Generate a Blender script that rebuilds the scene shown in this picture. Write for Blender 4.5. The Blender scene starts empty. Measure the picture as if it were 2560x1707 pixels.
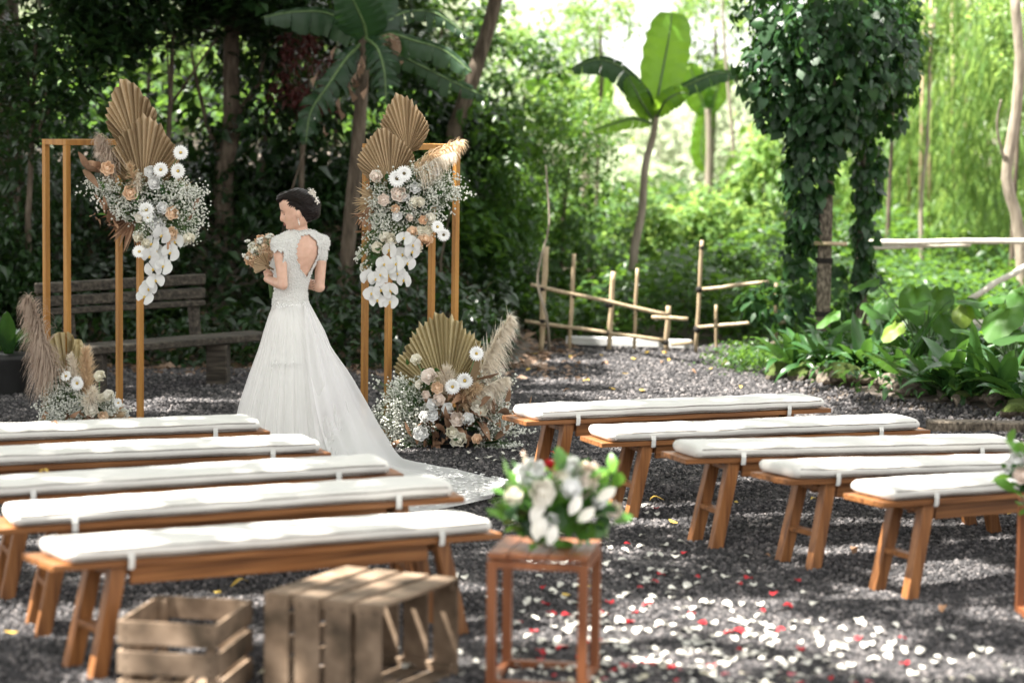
import bpy, bmesh, math, random
import numpy as np
from mathutils import Vector, Matrix, Euler, noise
R = math.radians
rnd = random.Random(7)
nr = np.random.RandomState(11)
S = bpy.context.scene
COL = S.collection

# ------------------------------------------------------------------ camera
PITCH, ROLL, CAMZ = 0.0964, 0.0133, 2.144
cam = bpy.data.cameras.new('camera'); camo = bpy.data.objects.new('camera', cam); COL.objects.link(camo)
cam.sensor_width = 36; cam.lens = 85; cam.clip_end = 600
camo.matrix_world = Matrix.Translation((0, 0, CAMZ)) @ Matrix.Rotation(math.pi/2-PITCH, 4, 'X') @ Matrix.Rotation(ROLL, 4, 'Z')
cam.dof.use_dof = True; cam.dof.focus_distance = 14.6; cam.dof.aperture_fstop = 1.6
S.camera = camo

# ------------------------------------------------------------------ light
SUN = Vector((-0.47, -0.10, 0.88)).normalized()          # towards the sun
w = bpy.data.worlds.new('World'); S.world = w; w.use_nodes = True
nt = w.node_tree; nt.nodes.clear()
out = nt.nodes.new('ShaderNodeOutputWorld'); bg = nt.nodes.new('ShaderNodeBackground')
sky = nt.nodes.new('ShaderNodeTexSky'); sky.sky_type = 'NISHITA'; sky.sun_disc = False
sky.sun_elevation = math.asin(SUN.z); sky.sun_rotation = math.atan2(SUN.x, SUN.y)
sky.dust_density = 3.0; sky.air_density = 1.0
cn = nt.nodes.new('ShaderNodeTexNoise'); cn.inputs['Scale'].default_value = 2.2; cn.inputs['Detail'].default_value = 5
tc = nt.nodes.new('ShaderNodeTexCoord'); nt.links.new(tc.outputs['Generated'], cn.inputs['Vector'])
cr = nt.nodes.new('ShaderNodeMapRange'); cr.inputs['From Min'].default_value = 0.25; cr.inputs['From Max'].default_value = 0.55
cr.inputs['To Min'].default_value = 0.55
nt.links.new(cn.outputs['Fac'], cr.inputs['Value'])
mx = nt.nodes.new('ShaderNodeMix'); mx.data_type = 'RGBA'; mx.inputs['B'].default_value = (6.9, 6.85, 6.7, 1)
nt.links.new(cr.outputs['Result'], mx.inputs['Factor']); nt.links.new(sky.outputs['Color'], mx.inputs['A'])
nt.links.new(mx.outputs['Result'], bg.inputs['Color']); bg.inputs['Strength'].default_value = 0.058
nt.links.new(bg.outputs[0], out.inputs[0])
sl = bpy.data.lights.new('sun', 'SUN'); sl.energy = 5.0; sl.angle = R(0.53); sl.color = (1.0, 0.955, 0.88)
so = bpy.data.objects.new('sun', sl); COL.objects.link(so)
so.rotation_euler = (-SUN).to_track_quat('-Z', 'Y').to_euler(); so.location = (-8, -2, 16)
S.view_settings.view_transform = 'Standard'; S.view_settings.look = 'None'
S.view_settings.exposure = 2.4; S.view_settings.gamma = 1; S.view_settings.use_curve_mapping = False
S.render.engine = 'CYCLES'
S.cycles.use_denoising = True
S.cycles.max_bounces = 7; S.cycles.transparent_max_bounces = 12; S.cycles.diffuse_bounces = 4
S.cycles.glossy_bounces = 2; S.cycles.transmission_bounces = 4
S.cycles.sample_clamp_indirect = 4.0; S.cycles.caustics_reflective = False; S.cycles.caustics_refractive = False

# ------------------------------------------------------------------ helpers
F = 6044.0
def ray(dx, dy):                     # readings of the photograph (2352 px wide) -> direction in the world
    px, py = dx*2560/2352-1280, dy*2560/2352-853.5
    u = px*math.cos(ROLL)+py*math.sin(ROLL); v = -px*math.sin(ROLL)+py*math.cos(ROLL)
    return Vector((u, F*math.cos(PITCH)-v*math.sin(PITCH), -F*math.sin(PITCH)-v*math.cos(PITCH)))
def at(dx, dy, Y):
    r = ray(dx, dy); return Vector((0, 0, CAMZ))+r*(Y/r.y)
def gnd(dx, dy, z=0.0):
    r = ray(dx, dy); return Vector((0, 0, CAMZ))+r*((z-CAMZ)/r.z)

def tag(o, label=None, cat=None, group=None, kind=None):
    if label: o['label'] = label
    if cat: o['category'] = cat
    if group: o['group'] = group
    if kind: o['kind'] = kind
    return o
def empty(name, loc=(0, 0, 0), rz=0.0, label=None, cat=None, group=None, kind=None):
    o = bpy.data.objects.new(name, None); COL.objects.link(o); o.location = loc; o.rotation_euler = (0, 0, rz)
    o.empty_display_size = 0.1
    return tag(o, label, cat, group, kind)
def link(name, me, parent=None, loc=(0, 0, 0), rot=(0, 0, 0), sc=1.0):
    o = bpy.data.objects.new(name, me); COL.objects.link(o)
    if parent is not None: o.parent = parent
    o.location = loc; o.rotation_euler = rot
    o.scale = (sc, sc, sc) if not hasattr(sc, '__len__') else sc
    return o
def copy_tree(o, parent=None):
    c = o.copy(); COL.objects.link(c)
    if parent is not None: c.parent = parent
    for ch in list(o.children): copy_tree(ch, c)
    return c

class MB:
    """collects shapes into one mesh"""
    def __init__(s): s.v = []; s.f = []; s.sm = []
    def add(s, vs, fs, smooth=False):
        n = len(s.v); s.v += [tuple(p) for p in vs]; s.f += [tuple(i+n for i in f) for f in fs]; s.sm += [smooth]*len(fs)
    def box(s, c, d, m=None, ch=0.0, jit=0.0):
        c = Vector(c); hx, hy, hz = d[0]/2, d[1]/2, d[2]/2
        if ch <= 0:
            vs = [Vector((x, y, z)) for x in (-hx, hx) for y in (-hy, hy) for z in (-hz, hz)]
            fs = [(0, 1, 3, 2), (4, 6, 7, 5), (0, 4, 5, 1), (2, 3, 7, 6), (0, 2, 6, 4), (1, 5, 7, 3)]
        else:
            bm = bmesh.new(); bmesh.ops.create_cube(bm, size=1)
            for vv in bm.verts: vv.co = Vector((vv.co.x*d[0], vv.co.y*d[1], vv.co.z*d[2]))
            bmesh.ops.bevel(bm, geom=list(bm.edges), offset=ch, segments=1, affect='EDGES')
            bm.verts.index_update()
            vs = [vv.co.copy() for vv in bm.verts]; fs = [[vv.index for vv in ff.verts] for ff in bm.faces]; bm.free()
        if jit: vs = [p+Vector((rnd.uniform(-jit, jit), rnd.uniform(-jit, jit), rnd.uniform(-jit, jit))) for p in vs]
        vs = [(m @ p if m is not None else p)+c for p in vs]
        s.add(vs, fs); return s
    def beam(s, a, b, wx, wy, ch=0.003, up=Vector((0, 0, 1)), twist=0.0):
        a, b = Vector(a), Vector(b); z = (b-a); L = z.length; z.normalize()
        x = up.cross(z)
        if x.length < 1e-4: x = Vector((1, 0, 0))
        x.normalize(); y = z.cross(x)
        m = Matrix((x, y, z)).transposed() @ Matrix.Rotation(twist, 3, 'Z')
        s.box((a+b)/2, (wx, wy, L), m, ch); return s
    def tube(s, pts, rad, n=8, cap=True, smooth=True):
        pts = [Vector(p) for p in pts]; k = len(pts)
        if not hasattr(rad, '__len__'): rad = [rad]*k
        ref = Vector((0.13, 0.27, 0.95)); vs = []; fs = []
        t0 = (pts[1]-pts[0]).normalized(); x = ref.cross(t0)
        if x.length < 0.05: x = Vector((1, 0, 0)).cross(t0)
        x.normalize()
        for i, p in enumerate(pts):
            t = (pts[min(i+1, k-1)]-pts[max(i-1, 0)]).normalized()
            x = (x-t*x.dot(t)).normalized(); y = t.cross(x)
            for j in range(n):
                a = 2*math.pi*j/n; vs.append(p+(x*math.cos(a)+y*math.sin(a))*rad[i])
        for i in range(k-1):
            for j in range(n):
                j2 = (j+1) % n; fs.append((i*n+j, i*n+j2, (i+1)*n+j2, (i+1)*n+j))
        if cap: fs.append(tuple(range(n-1, -1, -1))); fs.append(tuple((k-1)*n+j for j in range(n)))
        s.add(vs, fs, smooth); return s
    def grid(s, fn, nu, nv, smooth=True, closed=False):
        vs = [fn(i/nu, j/nv) for i in range(nu+1) for j in range(nv+1)]
        fs = [(i*(nv+1)+j, (i+1)*(nv+1)+j, (i+1)*(nv+1)+j+1, i*(nv+1)+j+1) for i in range(nu) for j in range(nv)]
        s.add(vs, fs, smooth); return s
    def ball(s, c, r, seg=10, rings=6, m=None, smooth=True):
        c = Vector(c); r = (r, r, r) if not hasattr(r, '__len__') else r
        vs = [Vector((0, 0, r[2]))]
        for i in range(1, rings):
            th = math.pi*i/rings
            for j in range(seg):
                a = 2*math.pi*j/seg; vs.append(Vector((r[0]*math.sin(th)*math.cos(a), r[1]*math.sin(th)*math.sin(a), r[2]*math.cos(th))))
        vs.append(Vector((0, 0, -r[2]))); fs = []
        for j in range(seg):
            j2 = (j+1) % seg; fs.append((0, 1+j, 1+j2)); b = 1+(rings-2)*seg; fs.append((len(vs)-1, b+j2, b+j))
            for i in range(rings-2): fs.append((1+i*seg+j, 1+(i+1)*seg+j, 1+(i+1)*seg+j2, 1+i*seg+j2))
        s.add([(m @ p if m is not None else p)+c for p in vs], fs, smooth); return s
    def mesh(s, name, m=None):
        me = bpy.data.meshes.new(name); me.from_pydata(s.v, [], s.f)
        me.polygons.foreach_set('use_smooth', s.sm)
        for mm in (m if isinstance(m, (list, tuple)) else [m]):
            if mm: me.materials.append(mm)
        me.update(); return me
    def build(s, name, m=None, parent=None, loc=(0, 0, 0), rot=(0, 0, 0)):
        return link(name, s.mesh(name, m), parent, loc, rot)

def np_mesh(name, V, Fa, m, tint=None, smooth=True):
    """V (n,3), Fa (k,3|4) -> mesh"""
    me = bpy.data.meshes.new(name); k, c = Fa.shape
    me.vertices.add(len(V)); me.vertices.foreach_set('co', np.asarray(V, dtype=np.float32).ravel())
    me.loops.add(k*c); me.loops.foreach_set('vertex_index', Fa.astype(np.int32).ravel())
    me.polygons.add(k); me.polygons.foreach_set('loop_start', np.arange(0, k*c, c, dtype=np.int32))
    me.polygons.foreach_set('use_smooth', np.full(k, smooth))
    me.materials.append(m)
    if tint is not None:
        at_ = me.attributes.new('tint', 'FLOAT', 'FACE'); at_.data.foreach_set('value', np.asarray(tint, dtype=np.float32))
    me.update(calc_edges=True); return me

def unit(a): return a/np.maximum(np.linalg.norm(a, axis=1, keepdims=True), 1e-9)
def leaf_arrays(C, D, N, L, W, fold=0.25, droop=0.25, n_=4):
    """one folded leaf per row: centre/base C, direction D, normal N"""
    k = len(C); D = unit(D); X = unit(np.cross(D, N)); N = np.cross(X, D)
    L = np.broadcast_to(L, (k,))[:, None]; W = np.broadcast_to(W, (k,))[:, None]
    b = C; m = C+D*L*.5; l = C+D*L*.42-X*W*.5+N*W*fold; r = C+D*L*.42+X*W*.5+N*W*fold; t = C+D*L-N*L*droop
    V = np.stack([b, l, r, m, t], 1).reshape(-1, 3)
    o = (np.arange(k)*5)[:, None, None]
    f = np.array([[0, 2, 3], [0, 3, 1], [3, 2, 4], [1, 3, 4]])[None]+o
    return V, f.reshape(-1, 3)
def leaf_mesh(name, C, D, N, L, W, m, tint, **k):
    V, f = leaf_arrays(C, D, N, L, W, **k)
    return np_mesh(name, V, f, m, np.repeat(tint, 4))

# ------------------------------------------------------------------ materials
def newmat(name):
    m = bpy.data.materials.new(name); m.use_nodes = True; nt = m.node_tree
    return m, nt, nt.nodes['Principled BSDF'], nt.nodes['Material Output']
def ramp(nt, fac, cols):
    r = nt.nodes.new('ShaderNodeValToRGB'); nt.links.new(fac, r.inputs[0]); e = r.color_ramp.elements
    while len(e) < len(cols): e.new(0.5)
    for i, (p, c) in enumerate(cols): e[i].position = p; e[i].color = (*c, 1)
    return r.outputs[0]
def tex(nt, kind='Noise', scale=5, detail=4, vec=None, stretch=None, coord='Object', rough=.5):
    t = nt.nodes.new('ShaderNodeTex'+kind)
    t.inputs['Scale'].default_value = scale
    if 'Detail' in t.inputs: t.inputs['Detail'].default_value = detail
    if 'Roughness' in t.inputs: t.inputs['Roughness'].default_value = rough
    c = nt.nodes.new('ShaderNodeTexCoord'); mp = nt.nodes.new('ShaderNodeMapping')
    nt.links.new(c.outputs[coord], mp.inputs[0])
    if stretch: mp.inputs['Scale'].default_value = stretch
    nt.links.new(mp.outputs[0], t.inputs['Vector']); return t
def bump(nt, bs, h, strength=.3, dist=.01):
    b = nt.nodes.new('ShaderNodeBump'); b.inputs['Strength'].default_value = strength; b.inputs['Distance'].default_value = dist
    nt.links.new(h, b.inputs['Height']); nt.links.new(b.outputs[0], bs.inputs['Normal'])
def mat(name, cols, scale=5, rough=.6, stretch=None, bmp=.2, bdist=.005, kind='Noise', detail=5, spec=.4, objrand=0.0, coord='Object', sheen=0, bscale=None):
    m, nt, bs, o = newmat(name)
    t = tex(nt, kind, scale, detail, stretch=stretch, coord=coord)
    fac = t.outputs['Fac'] if 'Fac' in t.outputs else t.outputs['Distance']
    n = len(cols); c = ramp(nt, fac, [(0.3+0.4*i/max(n-1, 1), cc) for i, cc in enumerate(cols)])
    if objrand:
        oi = nt.nodes.new('ShaderNodeObjectInfo'); hs = nt.nodes.new('ShaderNodeHueSaturation')
        mr = nt.nodes.new('ShaderNodeMapRange'); mr.inputs['To Min'].default_value = 1-objrand; mr.inputs['To Max'].default_value = 1+objrand
        nt.links.new(oi.outputs['Random'], mr.inputs['Value']); nt.links.new(mr.outputs[0], hs.inputs['Value']); nt.links.new(c, hs.inputs['Color']); c = hs.outputs[0]
    nt.links.new(c, bs.inputs['Base Color']); bs.inputs['Roughness'].default_value = rough
    bs.inputs['Specular IOR Level'].default_value = spec
    if sheen: bs.inputs['Sheen Weight'].default_value = sheen
    if bmp:
        if bscale: t2 = tex(nt, 'Noise', bscale, 3, stretch=stretch); fac = t2.outputs['Fac']
        bump(nt, bs, fac, bmp, bdist)
    return m
def leafmat(name, dark, light, trans=.35, rough=.4, spec=.5, tcol=None, objrand=.15, edge=None):
    """leaf: reflecting upper skin and light coming through the blade; colour varies leaf by leaf"""
    m, nt, bs, o = newmat(name)
    a = nt.nodes.new('ShaderNodeAttribute'); a.attribute_name = 'tint'; oi = nt.nodes.new('ShaderNodeObjectInfo')
    ad = nt.nodes.new('ShaderNodeMath'); ad.operation = 'MULTIPLY_ADD'; ad.inputs[1].default_value = objrand*2; nt.links.new(oi.outputs['Random'], ad.inputs[0]); nt.links.new(a.outputs['Fac'], ad.inputs[2])
    c = ramp(nt, ad.outputs[0], [(0, dark), (1.0, light)])
    nt.links.new(c, bs.inputs['Base Color']); bs.inputs['Roughness'].default_value = rough; bs.inputs['Specular IOR Level'].default_value = spec
    tr = nt.nodes.new('ShaderNodeBsdfTranslucent')
    if tcol is None: tcol = (light[0]*1.9, light[1]*1.7, light[2]*.8)
    t2 = ramp(nt, ad.outputs[0], [(0, tuple(x*.55 for x in tcol)), (1, tcol)]); nt.links.new(t2, tr.inputs['Color'])
    mxs = nt.nodes.new('ShaderNodeMixShader'); mxs.inputs[0].default_value = trans
    nt.links.new(bs.outputs[0], mxs.inputs[1]); nt.links.new(tr.outputs[0], mxs.inputs[2]); nt.links.new(mxs.outputs[0], o.inputs[0])
    return m
def petalmat(name, c1, c2, trans=.3, rough=.6, scale=30):
    m, nt, bs, o = newmat(name)
    t = tex(nt, 'Noise', scale, 2); oi = nt.nodes.new('ShaderNodeObjectInfo')
    ad = nt.nodes.new('ShaderNodeMath'); ad.operation = 'MULTIPLY_ADD'; ad.inputs[1].default_value = .5; nt.links.new(oi.outputs['Random'], ad.inputs[0]); nt.links.new(t.outputs['Fac'], ad.inputs[2])
    c = ramp(nt, ad.outputs[0], [(.3, c1), (1, c2)]); nt.links.new(c, bs.inputs['Base Color']); bs.inputs['Roughness'].default_value = rough; bs.inputs['Specular IOR Level'].default_value = .25
    tr = nt.nodes.new('ShaderNodeBsdfTranslucent'); nt.links.new(c, tr.inputs['Color'])
    mxs = nt.nodes.new('ShaderNodeMixShader'); mxs.inputs[0].default_value = trans
    nt.links.new(bs.outputs[0], mxs.inputs[1]); nt.links.new(tr.outputs[0], mxs.inputs[2]); nt.links.new(mxs.outputs[0], o.inputs[0])
    return m

M = {}
M['teak'] = mat('bench_teak', [(.095, .034, .010), (.21, .084, .026), (.31, .135, .046)], 6, .42, (.35, 9, 9), .15, .002, objrand=.18)
M['teakv'] = mat('bench_teak_upright', [(.095, .034, .010), (.21, .084, .026), (.31, .135, .046)], 6, .42, (9, 9, .35), .15, .002, objrand=.18)
M['frame'] = mat('amber_frame_wood', [(.25, .105, .018), (.36, .165, .03), (.44, .22, .05)], 5, .45, (6, 6, .35), .1, .001, objrand=.08)
M['stand'] = mat('red_brown_stand_wood', [(.16, .052, .02), (.27, .10, .04)], 6, .4, (5, 5, .5), .1, .001, objrand=.1)
M['crate'] = mat('weathered_crate_wood', [(.055, .038, .022), (.175, .12, .078), (.31, .225, .155)], 7, .8, None, .5, .003, objrand=.22, detail=8)
M['canvas'] = mat('white_canvas', [(.60, .585, .55), (.67, .655, .615)], 9, .85, None, .25, .002, sheen=.15, bscale=160)
M['strap'] = mat('canvas_tie', [(.6, .6, .57), (.7, .7, .67)], 40, .9)
M['piping'] = mat('cushion_seam', [(.12, .10, .09), (.2, .17, .15)], 40, .9)
M['bamboo'] = mat('dry_bamboo', [(.30, .22, .13), (.48, .38, .25)], 6, .5, (6, 6, 1), .2, .002, objrand=.15)
M['palebamboo'] = mat('pale_bamboo', [(.50, .46, .38), (.66, .62, .54)], 5, .55, (6, 6, 1), .2, .002)
M['lash'] = mat('black_fibre_lashing', [(.006, .005, .004), (.02, .016, .012)], 60, .9)
M['bark'] = mat('tree_bark', [(.035, .026, .018), (.09, .068, .048), (.15, .12, .09)], 9, .9, (3, 3, .6), .8, .02)
M['palebark'] = mat('pale_bark', [(.18, .15, .11), (.34, .29, .23)], 7, .85, (3, 3, .6), .7, .02)
M['oldwood'] = mat('old_grey_wood', [(.014, .012, .009), (.045, .037, .028), (.10, .085, .065)], 8, .9, (.6, 5, 5), .7, .01)
M['post'] = mat('lichened_post', [(.025, .02, .015), (.11, .088, .065), (.24, .2, .155)], 22, .9, (2, 2, 1), .8, .01)
M['plank'] = mat('weathered_plank', [(.5, .5, .49), (.66, .66, .65)], 6, .8, (.5, 5, 5), .3, .004)
M['rock'] = mat('edging_rock', [(.04, .032, .025), (.12, .098, .075), (.20, .17, .13)], 6, .9, None, .6, .02, objrand=.3)
M['soil'] = mat('soil', [(.045, .036, .03), (.10, .08, .066), (.16, .13, .11)], 9, .95, None, .7, .02)
M['pot'] = mat('black_pot', [(.008, .008, .008), (.02, .02, .02)], 6, .5)
M['palm'] = leafmat('dried_palm', (.20, .135, .075), (.68, .53, .35), .14, .65, .25, tcol=(.5, .32, .14), objrand=.05)
M['palmgreen'] = leafmat('dried_palm_straw', (.24, .18, .08), (.72, .62, .38), .14, .65, .25, tcol=(.5, .40, .16), objrand=.05)
M['palmpale'] = leafmat('bleached_palm', (.36, .23, .12), (.72, .60, .42), .2, .65, .25, tcol=(.6, .45, .25), objrand=.05)
M['drybrown'] = mat('dried_leaf_brown', [(.16, .085, .05), (.34, .20, .12), (.46, .30, .2)], 9, .8, None, .2, .003, objrand=.3)
M['pampas'] = petalmat('pampas_plume', (.42, .32, .25), (.64, .53, .44), .35, .9)
M['pampaspale'] = petalmat('pampas_plume_pale', (.70, .61, .49), (.88, .81, .70), .3, .9)
M['pampastan'] = petalmat('pampas_plume_tan', (.60, .44, .28), (.82, .64, .44), .3, .9)
M['white'] = petalmat('white_petal', (.90, .90, .88), (.93, .93, .92), .12)
M['strewn'] = petalmat('strewn_white_petal', (.50, .48, .42), (.66, .64, .58), .15)
M['strewncream'] = petalmat('strewn_cream_petal', (.46, .42, .30), (.60, .56, .44), .15)
M['orchid'] = petalmat('orchid_petal', (.74, .74, .73), (.82, .82, .81), .3)
M['cream'] = petalmat('cream_petal', (.92, .88, .74), (.94, .91, .83), .12)
M['peach'] = petalmat('peach_petal', (.94, .66, .45), (.95, .80, .63), .12)
M['blush'] = petalmat('blush_petal', (.93, .78, .68), (.94, .86, .79), .12)
M['red'] = petalmat('red_petal', (.42, .012, .02), (.62, .04, .05), .3)
M['pinkpet'] = petalmat('pink_petal', (.62, .10, .14), (.75, .25, .28), .3)
M['yellow'] = mat('flower_heart_yellow', [(.6, .4, .08), (.7, .5, .15)], 60, .8)
M['darkheart'] = mat('flower_heart_dark', [(.08, .06, .03), (.16, .12, .06)], 60, .8)
M['stem'] = mat('green_stem', [(.07, .13, .04), (.13, .2, .08)], 30, .5)
M['yleaf'] = petalmat('fallen_yellow_leaf', (.55, .33, .05), (.68, .5, .12), .2)
M['bleaf'] = mat('fallen_brown_leaf', [(.16, .08, .04), (.32, .18, .10)], 20, .8, objrand=.3)
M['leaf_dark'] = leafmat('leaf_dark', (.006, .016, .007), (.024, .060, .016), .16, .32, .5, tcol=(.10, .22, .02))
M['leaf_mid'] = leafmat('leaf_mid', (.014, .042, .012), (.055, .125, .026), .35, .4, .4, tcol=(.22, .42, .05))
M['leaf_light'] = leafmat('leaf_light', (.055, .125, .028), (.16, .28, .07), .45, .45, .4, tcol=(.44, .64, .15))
M['leaf_overexposed'] = leafmat('leaf_overexposed', (.22, .28, .16), (.44, .52, .34), .45, .5, .4, tcol=(.74, .80, .58))  # overexposed sunlight on the far leaves is put into this whitish colour
M['leaf_vine'] = leafmat('leaf_vine', (.006, .024, .010), (.032, .088, .026), .2, .42, .35, tcol=(.14, .34, .05))
M['leaf_bed'] = leafmat('leaf_bed', (.014, .05, .016), (.045, .12, .03), .2, .27, .6, tcol=(.16, .36, .05))
M['leaf_taro'] = leafmat('leaf_taro', (.02, .062, .012), (.05, .13, .02), .32, .5, .25, tcol=(.30, .58, .04))
M['leaf_taroY'] = leafmat('leaf_taro_yellowed', (.09, .15, .018), (.15, .22, .03), .25, .5, .3, tcol=(.24, .34, .04))
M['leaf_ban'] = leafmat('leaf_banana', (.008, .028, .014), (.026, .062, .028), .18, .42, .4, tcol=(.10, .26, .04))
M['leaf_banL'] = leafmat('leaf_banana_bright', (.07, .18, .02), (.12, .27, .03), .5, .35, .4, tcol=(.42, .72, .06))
M['leaf_dead'] = leafmat('leaf_dead', (.20, .13, .09), (.38, .27, .2), .2, .8, .2, tcol=(.4, .25, .15))
M['leaf_red'] = leafmat('leaf_red', (.03, .012, .012), (.09, .03, .03), .2, .4, .5, tcol=(.3, .06, .05))
M['eucal'] = leafmat('leaf_bouquet', (.03, .10, .02), (.12, .28, .05), .3, .35, .5, tcol=(.3, .6, .08))
M['sprig'] = leafmat('sprig_green', (.06, .12, .05), (.14, .22, .1), .25, .6, .3)
M['bud'] = petalmat('tiny_white_bud', (.76, .77, .70), (.86, .86, .80), .2)
M['moss'] = mat('moss', [(.022, .035, .008), (.065, .095, .018), (.11, .15, .03)], 30, .95, None, .8, .01)
# ------------------------------------------------------------------ ground
m, ntg, bs, o_ = newmat('gravel_bed')
t1 = tex(ntg, 'Voronoi', 55, stretch=(1, 1, .2)); t2 = tex(ntg, 'Noise', .7, 4)
c1 = ramp(ntg, t1.outputs['Color'], [(.1, (.018, .018, .019)), (.9, (.075, .07, .07))])
mxx = ntg.nodes.new('ShaderNodeMix'); mxx.data_type = 'RGBA'; mxx.blend_type = 'MULTIPLY'; mxx.inputs['Factor'].default_value = 1
c2 = ramp(ntg, t2.outputs['Fac'], [(.35, (.65, .65, .65)), (.65, (1, 1, 1))])
ntg.links.new(c1, mxx.inputs['A']); ntg.links.new(c2, mxx.inputs['B']); ntg.links.new(mxx.outputs['Result'], bs.inputs['Base Color'])
bs.inputs['Roughness'].default_value = .95; bump(ntg, bs, t1.outputs['Distance'], .8, .02)
M['gravelbed'] = m
m, ntg, bs, o_ = newmat('gravel_stone')
oi = ntg.nodes.new('ShaderNodeObjectInfo'); c1 = ramp(ntg, oi.outputs['Random'], [(0, (.026, .0255, .027)), (.5, (.056, .0535, .0555)), (.85, (.115, .107, .108)), (1, (.20, .18, .175))])
ntg.links.new(c1, bs.inputs['Base Color']); bs.inputs['Roughness'].default_value = .9; bs.inputs['Specular IOR Level'].default_value = .25
M['gravelstone'] = m

def terrain_z(x, y):
    """flat yard; a bank rises behind the yard on the left, gentle rise behind the fence"""
    e = 19.6+0.10*(x+3)                       # foot of the bank
    z = 0.0
    if x < 0.2:
        t = max(0, min(1, (y-e)/3.5)); k = max(0, min(1, (0.2-x)/1.2))
        z = 1.35*(t*t*(3-2*t))*k
    if y > 24: z += min(.5, (y-24)*0.05)
    if y > 34 and x < 0: z += min(4, (y-34)*.09)*min(1, -x/2)
    if x > 1.9 and 14.0 < y < 21.5:           # planted bed stands a little higher
        b = bed_edge(y); t = max(0, min(1, (x-b)/.5)); z += .07*t*max(0, min(1, (21.5-y)/.4))*max(0, min(1, (y-14)/.4))
    z += .012*noise.noise(Vector((x*.8, y*.8, 3)))
    return z
def bed_edge(y):
    pts = [(13.5, 5), (15.5, 4.2), (16.1, 3.45), (17.1, 3.05), (17.8, 2.4), (18.6, 2.0), (20.5, 2.15), (22, 2.3)]
    for (a, xa), (b, xb) in zip(pts, pts[1:]):
        if y <= b: return xa+(xb-xa)*max(0, (y-a))/(b-a)
    return 2.3
def gridsheet(name, xs, ys, m, f=terrain_z, dz=0):
    V = np.array([(x, y, f(x, y)+dz) for x in xs for y in ys]); n = len(ys)
    Fq = np.array([(i*n+j, (i+1)*n+j, (i+1)*n+j+1, i*n+j+1) for i in range(len(xs)-1) for j in range(n-1)])
    return link(name, np_mesh(name, V, Fq, m))
xs = sorted(set([-150, -80, -45, -30, -20, -14, -11]+list(np.arange(-9, 9.01, .25))+[11, 14, 20, 30, 45, 80, 150]))
ys = sorted(set([-60, -30, -12, -4, 0, 3]+list(np.arange(5, 30.01, .25))+[33, 37, 42, 50, 60, 80, 120, 180]))
# ground: soil everywhere, a gravel yard on top of it
tag(gridsheet('ground', xs, ys, M['soil'], dz=-.012), kind='structure')
def in_yard(x, y):
    if y < 3 or y > 21.9 or x < -7 or x > 7: return False
    if y > 15.9 and x > bed_edge(y)-.1-.45*max(0, min(1, (18.4-y)/.8)): return False
    if x > 3.3 and y > 15.9: return False
    if x < .3 and y > 19.4+.10*(x+3): return False
    return True
def yard_z(x, y):
    return terrain_z(x, y) if in_yard(x, y) or in_yard(x, y-.3) or in_yard(x-.3, y) or in_yard(x, y+.3) else terrain_z(x, y)-.06
tag(gridsheet('gravel_yard', np.arange(-7, 7.01, .2), np.arange(3, 22.01, .2), M['gravelbed'], f=yard_z), kind='structure')

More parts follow.
